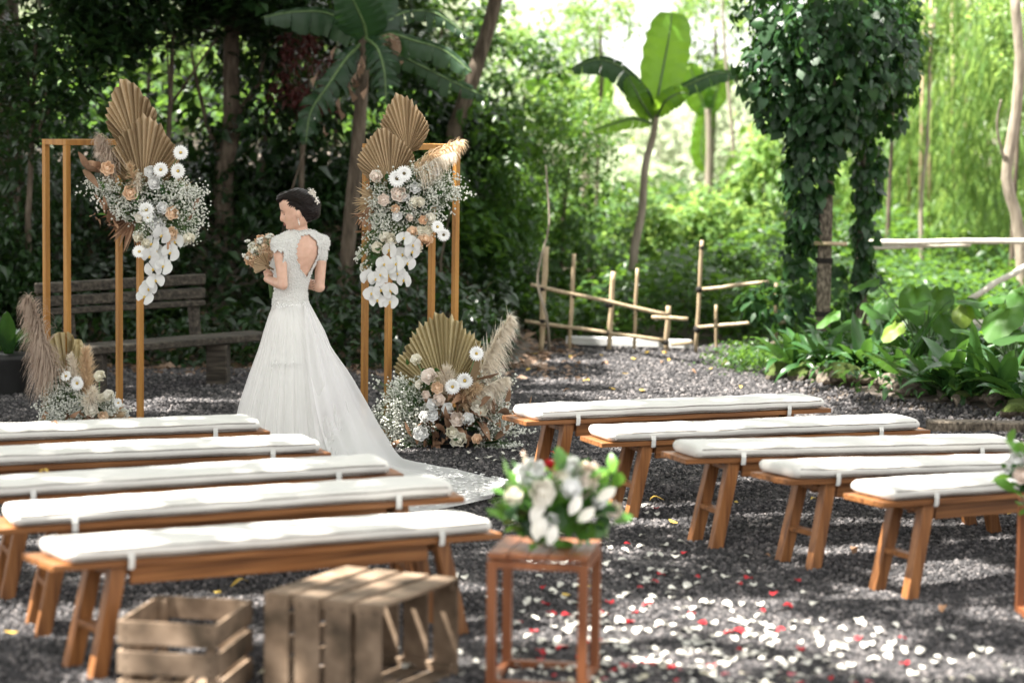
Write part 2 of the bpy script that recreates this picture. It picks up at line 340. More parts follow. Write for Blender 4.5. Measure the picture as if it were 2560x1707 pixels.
def rock_mesh(name, seed, sub=1, m=None, amp=.35, fl=.7):
    bm = bmesh.new(); bmesh.ops.create_icosphere(bm, subdivisions=sub, radius=1)
    for v in bm.verts:
        n = noise.noise(v.co*1.1+Vector((seed*7.3, 1, 2)))*amp*1.6
        v.co = v.co*(1+n); v.co.z *= fl
    me = bpy.data.meshes.new(name); bm.to_mesh(me); bm.free(); me.materials.append(m)
    return me
def scatter(name, P, scale, meshes, seed, mat_=None, flat=False):
    """many small pieces on given points, as geometry-node instances of unlinked piece shapes"""
    root = None
    V = np.asarray(P, dtype=np.float32)
    me = bpy.data.meshes.new(name); me.vertices.add(len(V)); me.vertices.foreach_set('co', V.ravel())
    a = me.attributes.new('sc', 'FLOAT', 'POINT'); a.data.foreach_set('value', np.asarray(scale, dtype=np.float32)); me.update()
    ob = link(name, me)
    g = bpy.data.node_groups.new(name, 'GeometryNodeTree')
    g.interface.new_socket('Geometry', in_out='INPUT', socket_type='NodeSocketGeometry'); g.interface.new_socket('Geometry', in_out='OUTPUT', socket_type='NodeSocketGeometry')
    N = g.nodes; gi = N.new('NodeGroupInput'); go = N.new('NodeGroupOutput')
    mp = N.new('GeometryNodeMeshToPoints'); g.links.new(gi.outputs[0], mp.inputs[0])
    join = N.new('GeometryNodeGeometryToInstance')
    for k, ms in enumerate(meshes):
        src = bpy.data.objects.new(name+'_piece', ms)
        oi = N.new('GeometryNodeObjectInfo'); oi.inputs['Object'].default_value = src; oi.inputs['As Instance'].default_value = True
        g.links.new(oi.outputs['Geometry'], join.inputs[0])
    iop = N.new('GeometryNodeInstanceOnPoints'); g.links.new(mp.outputs[0], iop.inputs['Points']); g.links.new(join.outputs[0], iop.inputs['Instance'])
    iop.inputs['Pick Instance'].default_value = False
    # pick one of the pieces per point
    j2 = N.new('GeometryNodeJoinGeometry')
    for l in list(join.inputs[0].links): g.links.new(l.from_socket, j2.inputs[0])
    g.links.new(j2.outputs[0], iop.inputs['Instance']); N.remove(join); iop.inputs['Pick Instance'].default_value = True
    ri = N.new('FunctionNodeRandomValue'); ri.data_type = 'INT'; ri.inputs['Min'].default_value = 0 if False else 0
    for s_ in ri.inputs:
        if s_.name == 'Max' and s_.type == 'INT': s_.default_value = len(meshes)-1
        if s_.name == 'Min' and s_.type == 'INT': s_.default_value = 0
    io = [s_ for s_ in ri.outputs if s_.type == 'INT'][0]; g.links.new(io, iop.inputs['Instance Index'])
    rv = N.new('FunctionNodeRandomValue'); rv.data_type = 'FLOAT_VECTOR'
    t = .5 if flat else 6.28
    for s_ in rv.inputs:
        if s_.type == 'VECTOR' and s_.name == 'Min': s_.default_value = (-t, -t, 0)
        if s_.type == 'VECTOR' and s_.name == 'Max': s_.default_value = (t, t, 6.28)
        if s_.name == 'Seed': s_.default_value = seed
    vo = [s_ for s_ in rv.outputs if s_.type == 'VECTOR'][0]; g.links.new(vo, iop.inputs['Rotation'])
    na = N.new('GeometryNodeInputNamedAttribute'); na.data_type = 'FLOAT'; na.inputs['Name'].default_value = 'sc'
    g.links.new([s_ for s_ in na.outputs if s_.type == 'VALUE'][0], iop.inputs['Scale'])
    g.links.new(iop.outputs[0], go.inputs[0])
    md = ob.modifiers.new('scatter', 'NODES'); md.node_group = g
    return ob
# gravel stones, dense where the yard shows
pts = []
yy = 7.6
while yy < 21.9:
    halfw = yy*.2135+.35; d = .0175+max(0, (yy-10))*.0011; nx = int(2*halfw/d); js = nr.rand(nx, 2)
    row = np.stack([-halfw+(np.arange(nx)+js[:, 0])*d, yy+js[:, 1]*d*1.3], 1)
    pts.append(np.concatenate([row, np.full((nx, 1), d)], 1)); yy += d*.9
A = np.concatenate(pts)
keep = np.array([in_yard(x, y) or (y > 15.5 and 1.5 < x < bed_edge(y)+.35 and rnd.random() < .62) or (y > 14 and y < 16.6 and x > 1.5 and rnd.random() < .8) for x, y in A[:, :2]]); A = A[keep]
A = A[nr.rand(len(A)) < .93]
Z = np.array([terrain_z(x, y) for x, y in A[:, :2]]); sc = A[:, 2]*(.36+.42*nr.rand(len(A))**1.5)
P = np.stack([A[:, 0], A[:, 1], Z+sc*.35], 1)
P[:, 2] += .016*np.array([noise.noise(Vector((x*2.2, y*2.2, 0))) for x, y in A[:, :2]])
rocks = [rock_mesh('pebble', k, 1, M['gravelstone'], .4, .75) for k in range(4)]
tag(scatter('gravel', P, sc, rocks, 3), kind='stuff')

# ------------------------------------------------------------------ benches and cushions
BL, BW, BH, BT, FA, FS = 1.966, .291, .45, .0245, .159, .0
poses = [('R', 0.8919, 13.418, 0.4719, 0.0141, -0.0086), ('R', 1.3366, 12.9467, 0.3717, -0.0358, -0.0012), ('R', 1.7117, 12.1181, 0.378, -0.0138, -0.0218), ('R', 2.0487, 11.7198, 0.5488, -0.0497, -0.0453), ('R', 2.4155, 11.0658, 0.5182, -0.0155, -0.0125), ('L', -2.2136, 12.2496, 0.4134, -0.0, -0.0029), ('L', -1.8395, 11.5123, 0.4074, -0.0, -0.005), ('L', -1.4549, 10.6569, 0.3495, 0.0158, 0.019), ('L', -1.1663, 9.9742, 0.3479, 0.0203, 0.0247), ('L', -0.929, 9.3867, 0.5841, -0.0205, -0.0246)]
blab = ['wooden bench farthest from the camera on the right side of the aisle', 'second wooden bench from the back on the right of the aisle',
        'middle wooden bench of the five right of the aisle', 'wooden bench right of the aisle with one sunlit orange leg, second from the front',
        'nearest wooden bench right of the aisle, its sunlit plank end sticking out',
        'rearmost wooden bench left of the aisle, right behind it the skirt of the white gown', 'second wooden bench from the back left of the aisle, behind the gown train',
        'middle wooden bench of the five left of the aisle, mostly hidden by its neighbour', 'wooden bench left of the aisle just behind the nearest one, with broad lit front board',
        'nearest wooden bench left of the aisle, standing behind the two slatted crates']
clab = ['long white cushion on the rearmost bench right of the aisle', 'white zipped cushion with a brown leaf bit, second from the back on the right',
        'long white cushion on the middle bench right of the aisle', 'long white cushion with bright sunlit left end, second from the front on the right',
        'white cushion on the nearest bench at the right edge', 'long white cushion with a small red-green petal on it, on the rearmost left bench',
        'long white cushion on the second bench from the back left of the aisle', 'long white cushion with a small yellow-green leaf, middle bench on the left',
        'long white zipped cushion on the bench just behind the nearest left one', 'long white cushion on the nearest left bench behind the crates']
def cushion_mesh(L, W, H, seed):
    bm = bmesh.new(); bmesh.ops.create_cube(bm, size=1)
    for v in bm.verts: v.co = Vector((v.co.x*L, v.co.y*W, (v.co.z+.5)*H))
    ex = [e for e in bm.edges if abs(e.verts[0].co.x-e.verts[1].co.x) > .1]
    bmesh.ops.subdivide_edges(bm, edges=ex, cuts=46)
    ey = [e for e in bm.edges if abs(e.verts[0].co.y-e.verts[1].co.y) > .1]
    bmesh.ops.subdivide_edges(bm, edges=ey, cuts=7)
    ez = [e for e in bm.edges if abs(e.verts[0].co.z-e.verts[1].co.z) > .02]
    bmesh.ops.subdivide_edges(bm, edges=ez, cuts=4)
    for v in bm.verts:
        x, y, z = v.co; tx = max(0, (abs(x)-(L/2-.042))/.042); ty = max(0, (abs(y)-(W/2-.042))/.042); tz = abs(z/H-.5)*2
        puff = 1-.13*max(tx, ty)**2-.05*min(tx, ty)
        zz = (z-H/2)*puff*(1+.05*noise.noise(Vector((x*3+seed, y*5, 1)))) + H/2
        if z > H*.5: zz += .003*noise.noise(Vector((x*7+seed*3, y*9, 2)))+.002*noise.noise(Vector((x*22, y*18, seed)))
        if tx > 0: v.co.y = y*(1-.02*tx*tx); v.co.x = x*(1-.008*ty*ty*tx)
        v.co.x = v.co.x-math.copysign(.009*tz*tz*tx+.0, x); v.co.y = v.co.y-math.copysign(.016*tz*tz*ty, y)
        v.co.z = zz+.004*noise.noise(Vector((x*5+seed, 3, 0)))
        v.co.y += .006*noise.noise(Vector((x*4, z*20, seed)))
    me = bpy.data.meshes.new('cushion'); bm.to_mesh(me); bm.free(); me.materials.append(M['canvas'])
    me.polygons.foreach_set('use_smooth', [True]*len(me.polygons)); return me
bench_parts = []
for i, (sd, x, y, th, dz, ti) in enumerate(poses):
    sg = 'right' if sd == 'R' else 'left'
    b = empty('bench', (x, y, 0), th, blab[i], 'bench', 'wooden benches set out either side of the aisle')
    H = BH+dz; top = Matrix.Rotation(-ti, 3, 'Y')
    def T(p): v = Vector(p); return (v.x, v.y, v.z+ti*v.x)
    # two boards make the seat
    for s_ in (-1, 1):
        q = MB().beam(T((-BL/2, s_*BW/4, H-BT/2)), T((BL/2, s_*BW/4, H-BT/2)), BW/2-.002, BT, .002)
        q.build('seat_board', M['teak'], b)
    for s_ in (-1, 1):                          # aprons under the seat
        q = MB().beam(T((-BL/2+.33, s_*(BW/2-.055), H-BT-.038)), T((BL/2-.33, s_*(BW/2-.055), H-BT-.038)), .022, .072, .002)
        q.build('apron', M['teak'], b)
    for sx in (-1, 1):
        xt, xb = sx*(BL/2-.275), sx*(BL/2-FA-.02)
        for sy in (-1, 1):
            a_ = (xb, sy*(BW/2-.028), -.02); c_ = (xt, sy*(BW/2-.045), H+ti*xt-BT)
            MB().beam(a_, c_, .05, .062, .003, up=Vector((1, 0, 0))).build('leg', M['teakv'], b)
        f = .42; xm = xb+(xt-xb)*f; z0 = H*f
        MB().beam((xm, -(BW/2-.05), z0), (xm, BW/2-.05, z0), .024, .05, .002, up=Vector((0, 0, 1)), twist=math.pi/2).build('stretcher', M['teak'], b)
        MB().beam((xt, -(BW/2-.045), H+ti*xt-BT-.03), (xt, BW/2-.045, H+ti*xt-BT-.03), .024, .055, .002, twist=math.pi/2).build('cross_rail', M['teak'], b)
    # cushion
    CL, CW, CH = BL-.105, BW+.008, .062
    sh = (rnd.uniform(-.012, .012), rnd.uniform(-.006, .006))
    c = empty('cushion', (x, y, H), th, clab[i], 'cushion', 'white cushions on the wooden benches'); c.rotation_euler = (0, -math.atan(ti), th)
    cm = link('cushion_cover', cushion_mesh(CL, CW, CH, i*3.1), c, (sh[0], sh[1], .001))
    yl = CW/2-.004
    for zz, rr in ((.016, .0034), (.047, .0026)):      # seam round the cover
        q = MB(); ptsx = []
        for k in range(61):
            xx = -CL/2+.03+(CL-.06)*k/60; ptsx.append((xx, -yl-.0015+.003*noise.noise(Vector((xx*4, zz*20, i))), zz+.004*noise.noise(Vector((xx*6, i, zz)))))
        q.tube(ptsx, rr, 5); q.build('seam', M['piping'], c, (sh[0], sh[1], 0))
    for sx in (-1, 1):
        for sy in (-1, 1):
            q = MB(); xx = sx*(CL/2-.25); w_ = .024
            yo = sy*(BW/2+.006)
            pp = [(yo-sy*.0, .03), (yo+sy*.004, .008), (yo+sy*.002, -.02), (yo-sy*.002, -.032)]
            vs = []
            for (yq, zq) in pp: vs += [(xx-w_/2, yq, zq), (xx+w_/2, yq, zq)]
            vs2 = [(a, b_+sy*.003, c_2) for a, b_, c_2 in vs]
            n = len(vs); fs = [(0+2*k, 1+2*k, 3+2*k, 2+2*k) for k in range(3)]
            q.add(vs+vs2, fs+[tuple(v+n for v in reversed(f_)) for f_ in fs]+[(0, 2, 2+n, n), (1, 1+n, 3+n, 3)])
            q.build('tie', M['strap'], c, (sh[0], sh[1], 0))

# ------------------------------------------------------------------ arch frames
FW, FD, FH = .626, .261, 1.90
def arch_frame(x, y, th, label):
    r = empty('arch_frame', (x, y, 0), th, label, 'frame', 'amber timber frames behind the aisle')
    t = .036; hx, hy = FW/2-t/2, FD/2-t/2
    for sx in (-1, 1):
        for sy in (-1, 1):
            MB().box((sx*hx, sy*hy, (FH-t)/2), (t, t, FH-t-.002), ch=.0015).build('post', M['frame'], r)
    for z in (FH-t/2, t/2+.006):
        for sy in (-1, 1):
            L_ = FW if z > 1 else FW-2*t-.002
            MB().box((0, sy*hy, z), (L_, t-.001, t), ch=.0015).build('rail', M['frame'], r, rot=(0, 0, 0))
        for sx in (-1, 1):
            MB().box((sx*hx, 0, z), (t-.001, FD-2*t-.002, t), ch=.0015).build('rail', M['frame'], r)
    return r
arch_frame(-2.7593, 15.8788, .816, 'amber timber frame left of the bride, carrying a hanging flower cluster')
arch_frame(-.6661, 15.7025, .792, 'amber timber frame right of the bride, carrying a hanging flower cluster')

# ------------------------------------------------------------------ flower stands, crates
def stand(x, y, th, label, H=.515, Wd=.375):
    r = empty('flower_stand', (x, y, 0), th, label, 'stand', 'open wooden flower stands')
    t = .034; h_ = Wd/2-t/2
    for sx in (-1, 1):
        for sy in (-1, 1): MB().box((sx*h_, sy*h_, (H-.03)/2), (t, t, H-.032), ch=.002).build('leg', M['stand'], r)
    for z in (.022,):
        for s_ in (-1, 1):
            MB().box((0, s_*h_, z), (Wd-2*t-.001, t-.004, .03), ch=.001).build('bottom_rail', M['stand'], r)
            MB().box((s_*h_, 0, z), (t-.004, Wd-2*t-.001, .03), ch=.001).build('bottom_rail', M['stand'], r)
    for s_ in (-1, 1):
        MB().box((0, s_*h_, H-.045), (Wd-2*t-.001, t-.004, .026), ch=.001).build('top_rail', M['stand'], r)
        MB().box((s_*h_, 0, H-.045), (t-.004, Wd-2*t-.001, .026), ch=.001).build('top_rail', M['stand'], r)
    n = 5
    for k in range(n): MB().box((-Wd/2+Wd*(k+.5)/n, 0, H-.012), (Wd/n-.004, Wd, .022), ch=.002).build('slat', M['stand'], r)
    return r
stand(.135, 8.93, -.17, 'open wooden flower stand in the aisle foreground, between the slatted crate and the petals')
stand(2.39, 10.12, .10, 'dark wooden flower stand cut off by the right edge of the picture')
def crate(x, y, z, rot, dims, nring, label):
    """open box; axis z is the mouth; nring rings of planks round it"""
    r = empty('crate', (x, y, z), 0, label, 'crate', 'weathered slatted crates in the foreground'); r.rotation_euler = rot
    a, b_, h_ = dims; t = .013; gap = .026; pw = (h_-gap*(nring-1))/nring
    for k in range(nring):
        zc = pw/2+k*(pw+gap)
        for sy in (-1, 1):
            MB().box((0, sy*(b_/2-t/2), zc), (a, t, pw), ch=.0015, jit=.0012).build('slat', M['crate'], r)
        for sx in (-1, 1):
            MB().box((sx*(a/2-t/2), 0, zc), (t, b_-2*t-.001, pw), ch=.0015, jit=.0012).build('slat', M['crate'], r)
    for sx in (-1, 1):
        for sy in (-1, 1): MB().box((sx*(a/2-t-.016), sy*(b_/2-t-.0165), h_/2-.004), (.03, .03, h_-.01), ch=.002).build('corner_post', M['crate'], r)
    n = 4
    for k in range(n): MB().box((-a/2+t+(a-2*t)*(k+.5)/n, 0, .008), ((a-2*t)/n-.02, b_-2*t-.004, .012), ch=.001).build('floor_slat', M['crate'], r)
    # nail heads and paint drops
    for k in range(nring):
        for sx in (-1, 1):
            for s2 in (-1, 1):
                MB().ball((sx*(a/2-.03), -b_/2-.0005, (k*(pw+gap))+pw*(.5+.25*s2)), (.004, .0015, .004), 6, 4).build('nail', M['lash'], r)
    return r
p1, p2 = gnd(270/1, 1432, .30), gnd(494, 1432, .30)
cx = (p1+p2)/2
crate(cx.x+.04, cx.y+.235, 0.002, (0, 0, -.17), (.37, .47, .30), 3, 'open slatted crate standing upright, empty, left of the tipped crate')
v = Vector((math.cos(-.46), math.sin(-.46), 0)); wv = Vector((-v.y, v.x, 0))
fr = gnd(875, 1391, .37); cc_ = fr-v*.245+wv*.30
crate(cc_.x-.245*v.x, cc_.y-.245*v.y, .1855, (0, math.pi/2, -.46), (.37, .60, .49), 4, 'slatted crate tipped on its side with its open mouth facing right')
# ------------------------------------------------------------------ foliage
def cloud(n, rad, ctr=(0, 0, 0), clumps=40, spread=.28, hollow=.55):
    """points gathered in clumps through an ellipsoid shell"""
    k = clumps; d = unit(nr.normal(size=(k, 3))); r = (hollow+(1-hollow)*nr.rand(k, 1)**.6)
    cc = d*r*np.array(rad); idx = nr.randint(0, k, n)
    p = cc[idx]+nr.normal(size=(n, 3))*spread*np.mean(rad)*.5
    return p+np.array(ctr)
def leafset(P, size, m, name='crown', ratio=.5, down=.35, jit=.35, out=None, fold=.2, droop=.2):
    n = len(P); az = nr.rand(n)*6.283
    D = np.stack([np.cos(az), np.sin(az), -down+nr.normal(size=n)*.35], 1)
    if out is not None: D = D*.6+out*.5+np.array([0, 0, -down])
    N = np.stack([nr.normal(size=n)*.45, nr.normal(size=n)*.45, np.ones(n)], 1)
    L = size*(1+jit*nr.normal(size=n)).clip(.45, 1.8)
    return leaf_mesh(name, P, D, N, L, L*ratio, m, nr.rand(n)*.7+.0, fold=fold, droop=droop)
CR = {
 'dark': leafset(cloud(2600, (1, .8, 1), clumps=46), .15, M['leaf_dark']),
 'dark_fine': leafset(cloud(3400, (1, .8, 1), clumps=60), .09, M['leaf_dark'], ratio=.45),
 'dark_thin': leafset(cloud(800, (1, .8, 1), clumps=30, spread=.35), .14, M['leaf_dark'], ratio=.5),
 'mid': leafset(cloud(2600, (1, .8, 1), clumps=44), .13, M['leaf_mid']),
 'mid_fine': leafset(cloud(3600, (1, .8, 1), clumps=70), .075, M['leaf_mid'], ratio=.5),
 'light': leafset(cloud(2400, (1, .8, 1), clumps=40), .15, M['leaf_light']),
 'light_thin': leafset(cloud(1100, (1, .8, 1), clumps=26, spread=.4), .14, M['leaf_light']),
 'pale': leafset(cloud(1800, (1, .8, 1), clumps=34, spread=.34), .17, M['leaf_overexposed']),
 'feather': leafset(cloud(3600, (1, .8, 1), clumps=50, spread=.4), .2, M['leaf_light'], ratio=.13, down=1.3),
 'feather_pale': leafset(cloud(3000, (1, .8, 1), clumps=46, spread=.4), .22, M['leaf_overexposed'], ratio=.12, down=1.3),
 'red': leafset(cloud(900, (1, .8, 1), clumps=22), .2, M['leaf_red'], ratio=.35),
}
def bough(pts, r0, r1, m, parent, name='trunk', n=10, wob=.0):
    k = 14; out = []
    P_ = [Vector(p) for p in pts]
    for i in range(k+1):
        t = i/k*(len(P_)-1); a = int(min(t, len(P_)-2)); f = t-a
        p0 = P_[max(a-1, 0)]; p1 = P_[a]; p2 = P_[a+1]; p3 = P_[min(a+2, len(P_)-1)]
        q = .5*((2*p1)+(-p0+p2)*f+(2*p0-5*p1+4*p2-p3)*f*f+(-p0+3*p1-3*p2+p3)*f**3)
        if wob: q += Vector((noise.noise(q*2.1), noise.noise(q*2.1+Vector((9, 0, 0))), 0))*wob
        out.append(q)
    rr = [(r0+(r1-r0)*i/k)*(1+.08*noise.noise(out[i]*5)) for i in range(k+1)]
    return MB().tube(out, rr, n).build(name, m, parent)
def plant(name, label, cat, x, y, crowns, trunk=None, tm='bark', group=None, z0=None):
    """thing > trunk, branch, crown; crowns: (kind, dx, dy, z, sx, sy, sz)"""
    z0 = terrain_z(x, y) if z0 is None else z0
    r = empty(name, (x, y, z0), 0, label, cat, group)
    if trunk:
        h_, r0, lean = trunk
        bough([(0, 0, -.1), (lean*.3, 0, h_*.4), (lean*.8, .05, h_*.75), (lean, .1, h_)], r0, r0*.5, M[tm], r, wob=.05)
    for c in crowns:
        kind, dx, dy, z, sx, sy, sz = c
        link('crown', CR[kind], r, (dx, dy, z), (0, 0, rnd.uniform(0, 6.28)), (sx, sy, sz))
        if trunk and trunk[1] > .02:
            MB().tube([(trunk[2]*.6, .05, trunk[0]*.6), (dx*.5+trunk[2]*.4, dy*.5, z*.8), (dx, dy, z)], [trunk[1]*.45, trunk[1]*.3, trunk[1]*.12], 6).build('branch', M[tm], r)
    return r
def px(dx, dy, Y): p = at(dx, dy, Y); return p
def bush(dx, dy, Y, wpx, hpx, kind, label, cat='shrub', name='shrub', trunk=None, group=None, extra=()):
    """centre of the crown at a reading, size in metres from its depth"""
    c = at(dx, dy, Y); s = Y/5553.0; rx, rz = wpx*s/2, hpx*s/2; z0 = terrain_z(c.x, Y)
    cr = [(kind, 0, 0, c.z-z0, rx, max(rx, rz)*.8, rz)]+[(k2, a*s, b, c.z-z0+d*s, rx*e, rx*e, rz*e) for (k2, a, b, d, e) in extra]
    return plant(name, label, cat, c.x, Y, cr, trunk or (max(.2, c.z-z0), .03, .05), group=group, z0=z0)

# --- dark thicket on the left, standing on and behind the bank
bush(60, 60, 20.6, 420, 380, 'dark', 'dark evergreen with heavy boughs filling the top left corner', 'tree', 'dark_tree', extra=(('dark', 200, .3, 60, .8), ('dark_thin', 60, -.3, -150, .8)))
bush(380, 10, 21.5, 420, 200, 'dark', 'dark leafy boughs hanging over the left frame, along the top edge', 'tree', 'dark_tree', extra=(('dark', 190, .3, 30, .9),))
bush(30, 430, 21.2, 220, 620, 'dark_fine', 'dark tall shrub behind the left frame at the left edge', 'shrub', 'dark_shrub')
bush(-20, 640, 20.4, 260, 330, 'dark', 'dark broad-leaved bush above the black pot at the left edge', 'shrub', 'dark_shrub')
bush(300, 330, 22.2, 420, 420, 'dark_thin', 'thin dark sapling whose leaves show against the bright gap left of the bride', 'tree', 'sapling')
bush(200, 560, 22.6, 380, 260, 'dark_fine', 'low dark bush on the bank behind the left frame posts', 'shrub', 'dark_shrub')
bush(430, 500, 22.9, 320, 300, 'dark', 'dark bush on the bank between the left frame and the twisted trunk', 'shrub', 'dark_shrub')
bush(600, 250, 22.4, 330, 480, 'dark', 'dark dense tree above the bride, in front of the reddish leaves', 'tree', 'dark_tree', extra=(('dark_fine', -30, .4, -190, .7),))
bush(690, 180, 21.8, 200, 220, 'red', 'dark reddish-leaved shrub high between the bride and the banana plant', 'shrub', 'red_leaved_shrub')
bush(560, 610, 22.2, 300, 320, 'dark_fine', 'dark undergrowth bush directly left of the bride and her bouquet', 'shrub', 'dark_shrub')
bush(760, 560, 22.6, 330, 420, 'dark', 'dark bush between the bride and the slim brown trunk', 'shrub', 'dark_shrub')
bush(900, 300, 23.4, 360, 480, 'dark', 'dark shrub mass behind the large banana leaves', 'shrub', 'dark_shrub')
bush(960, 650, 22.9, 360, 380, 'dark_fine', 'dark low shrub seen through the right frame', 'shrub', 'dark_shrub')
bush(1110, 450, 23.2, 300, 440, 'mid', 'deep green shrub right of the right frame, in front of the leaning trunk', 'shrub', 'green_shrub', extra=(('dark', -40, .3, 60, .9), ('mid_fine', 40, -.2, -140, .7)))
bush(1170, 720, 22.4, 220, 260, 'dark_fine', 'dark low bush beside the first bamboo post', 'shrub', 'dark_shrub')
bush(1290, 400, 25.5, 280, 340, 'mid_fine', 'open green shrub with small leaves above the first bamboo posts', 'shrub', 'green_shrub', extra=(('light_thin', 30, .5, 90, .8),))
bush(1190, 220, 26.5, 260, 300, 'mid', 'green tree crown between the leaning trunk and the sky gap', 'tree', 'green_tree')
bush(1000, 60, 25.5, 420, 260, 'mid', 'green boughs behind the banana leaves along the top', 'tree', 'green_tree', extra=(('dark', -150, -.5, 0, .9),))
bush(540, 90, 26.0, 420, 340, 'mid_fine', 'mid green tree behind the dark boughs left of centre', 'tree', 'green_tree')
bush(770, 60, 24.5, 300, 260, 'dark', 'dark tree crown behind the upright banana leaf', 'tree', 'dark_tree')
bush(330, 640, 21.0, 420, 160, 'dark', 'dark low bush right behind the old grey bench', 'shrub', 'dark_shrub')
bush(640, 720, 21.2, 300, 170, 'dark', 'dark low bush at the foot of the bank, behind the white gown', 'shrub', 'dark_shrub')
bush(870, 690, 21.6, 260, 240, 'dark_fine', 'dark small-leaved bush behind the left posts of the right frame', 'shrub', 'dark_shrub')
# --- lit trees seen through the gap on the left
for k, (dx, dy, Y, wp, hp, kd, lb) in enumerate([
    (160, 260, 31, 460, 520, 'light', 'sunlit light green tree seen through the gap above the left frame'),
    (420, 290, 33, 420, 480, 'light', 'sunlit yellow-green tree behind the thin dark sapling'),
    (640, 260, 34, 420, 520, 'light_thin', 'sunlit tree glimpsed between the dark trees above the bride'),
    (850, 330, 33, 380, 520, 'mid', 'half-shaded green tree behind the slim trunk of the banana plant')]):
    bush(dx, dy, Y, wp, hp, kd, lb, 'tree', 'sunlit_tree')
# --- bright woods on the right
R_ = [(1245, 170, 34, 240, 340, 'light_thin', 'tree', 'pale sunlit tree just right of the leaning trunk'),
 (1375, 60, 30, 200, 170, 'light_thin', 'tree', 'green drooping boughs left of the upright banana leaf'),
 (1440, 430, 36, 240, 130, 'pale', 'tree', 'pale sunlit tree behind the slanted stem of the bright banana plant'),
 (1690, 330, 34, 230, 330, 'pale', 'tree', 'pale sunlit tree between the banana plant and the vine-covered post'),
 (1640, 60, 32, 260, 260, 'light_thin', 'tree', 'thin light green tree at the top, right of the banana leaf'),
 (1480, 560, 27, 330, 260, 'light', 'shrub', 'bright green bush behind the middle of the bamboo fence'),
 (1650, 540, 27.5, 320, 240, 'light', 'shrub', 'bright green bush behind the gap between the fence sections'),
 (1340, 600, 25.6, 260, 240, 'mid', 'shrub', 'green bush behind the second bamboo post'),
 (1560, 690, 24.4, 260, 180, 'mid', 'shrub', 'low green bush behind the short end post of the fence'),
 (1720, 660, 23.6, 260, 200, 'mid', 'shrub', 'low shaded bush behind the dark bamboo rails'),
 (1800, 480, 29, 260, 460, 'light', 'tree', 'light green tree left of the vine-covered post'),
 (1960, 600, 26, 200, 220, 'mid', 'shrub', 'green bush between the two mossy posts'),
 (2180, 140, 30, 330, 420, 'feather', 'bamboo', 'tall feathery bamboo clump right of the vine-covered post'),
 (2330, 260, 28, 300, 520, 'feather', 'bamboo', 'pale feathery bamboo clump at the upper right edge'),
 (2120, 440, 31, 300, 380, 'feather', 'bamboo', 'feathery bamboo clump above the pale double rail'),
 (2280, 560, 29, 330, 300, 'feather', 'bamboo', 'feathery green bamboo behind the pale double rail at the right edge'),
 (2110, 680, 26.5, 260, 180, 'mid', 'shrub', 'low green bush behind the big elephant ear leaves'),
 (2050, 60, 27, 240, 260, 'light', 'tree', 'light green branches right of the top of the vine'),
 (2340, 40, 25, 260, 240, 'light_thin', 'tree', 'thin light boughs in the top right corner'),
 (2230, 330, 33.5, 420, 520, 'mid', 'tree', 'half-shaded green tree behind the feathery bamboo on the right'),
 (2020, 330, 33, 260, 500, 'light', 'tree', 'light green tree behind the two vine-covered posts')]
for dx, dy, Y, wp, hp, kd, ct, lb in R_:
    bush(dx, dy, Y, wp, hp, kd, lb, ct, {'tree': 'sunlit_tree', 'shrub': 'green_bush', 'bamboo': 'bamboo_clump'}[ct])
# bamboo culms, thin and pale
for k, (dx, d2) in enumerate([(2110, 2122), (2132, 2138), (2190, 2186), (2212, 2220), (2262, 2270), (2085, 2092)]):
    a, b = at(dx, 700, 29+k*.3), at(d2, -30, 29+k*.3); a.z = terrain_z(a.x, a.y)
    r = empty('bamboo_culm', a, 0, ['thin bamboo culm nearest the vine-covered post', 'slender pale bamboo culm above the left end of the pale rail', 'slender bamboo culm mid-way over the pale rail', 'slim bamboo culm right of middle over the pale rail', 'slim bamboo culm nearest the pale twisted trunk', 'faint thin bamboo culm right behind the vine'][k], 'bamboo')
    MB().tube([(0, 0, 0), ((b-a)*.5), (b-a)], [.028, .022, .014], 8).build('culm', M['bamboo'], r)

# --- trunks
def trunk_thing(name, label, pts, r0, r1, m, extra=None):
    p0 = Vector(pts[0]); r = empty(name, p0, 0, label, 'tree')
    bough([Vector(p)-p0 for p in pts], r0, r1, M[m], r, wob=.02, n=12)
    for e, ra, rb in (extra or []): bough([Vector(p)-p0 for p in e], ra, rb, M[m], r, 'branch', 8, wob=.03)
    return r
def bp_(dx, dy, Y): p = at(dx, dy, Y); p.z = terrain_z(p.x, p.y)-.05; return p
t1_ = trunk_thing('leaning_tree', 'dark leaning trunk rising to the top right of the right frame', [bp_(1010, 800, 23.0), at(1022, 560, 23), at(1040, 320, 23), at(1085, 180, 23), at(1118, 80, 23), at(1150, -60, 23), at(1200, -300, 23)], .085, .06, 'bark')
link('crown', CR['mid'], t1_, at(1200, -330, 23)-t1_.location, (0, 0, 1), (1.6, 1.5, .8))
t2_ = trunk_thing('twisted_tree', 'dark twisted trunk between the left frame and the bride', [bp_(520, 820, 22.0), at(522, 600, 22), at(512, 420, 22), at(532, 300, 22), at(530, 150, 22), at(540, -80, 22)], .10, .07, 'bark', [([at(530, 280, 22), at(585, 200, 22), at(620, 90, 22)], .035, .015), ([at(520, 380, 22), at(470, 280, 22), at(440, 120, 22)], .03, .012)])
link('crown', CR['dark'], t2_, at(560, -160, 22)-t2_.location, (0, 0, 1), (1.3, 1.2, .8))
trunk_thing('thin_tree', 'thin dark stem behind the middle of the left frame', [bp_(330, 780, 23.5), at(345, 500, 23.5), at(340, 250, 23.5), at(352, -40, 23.5)], .03, .016, 'bark')
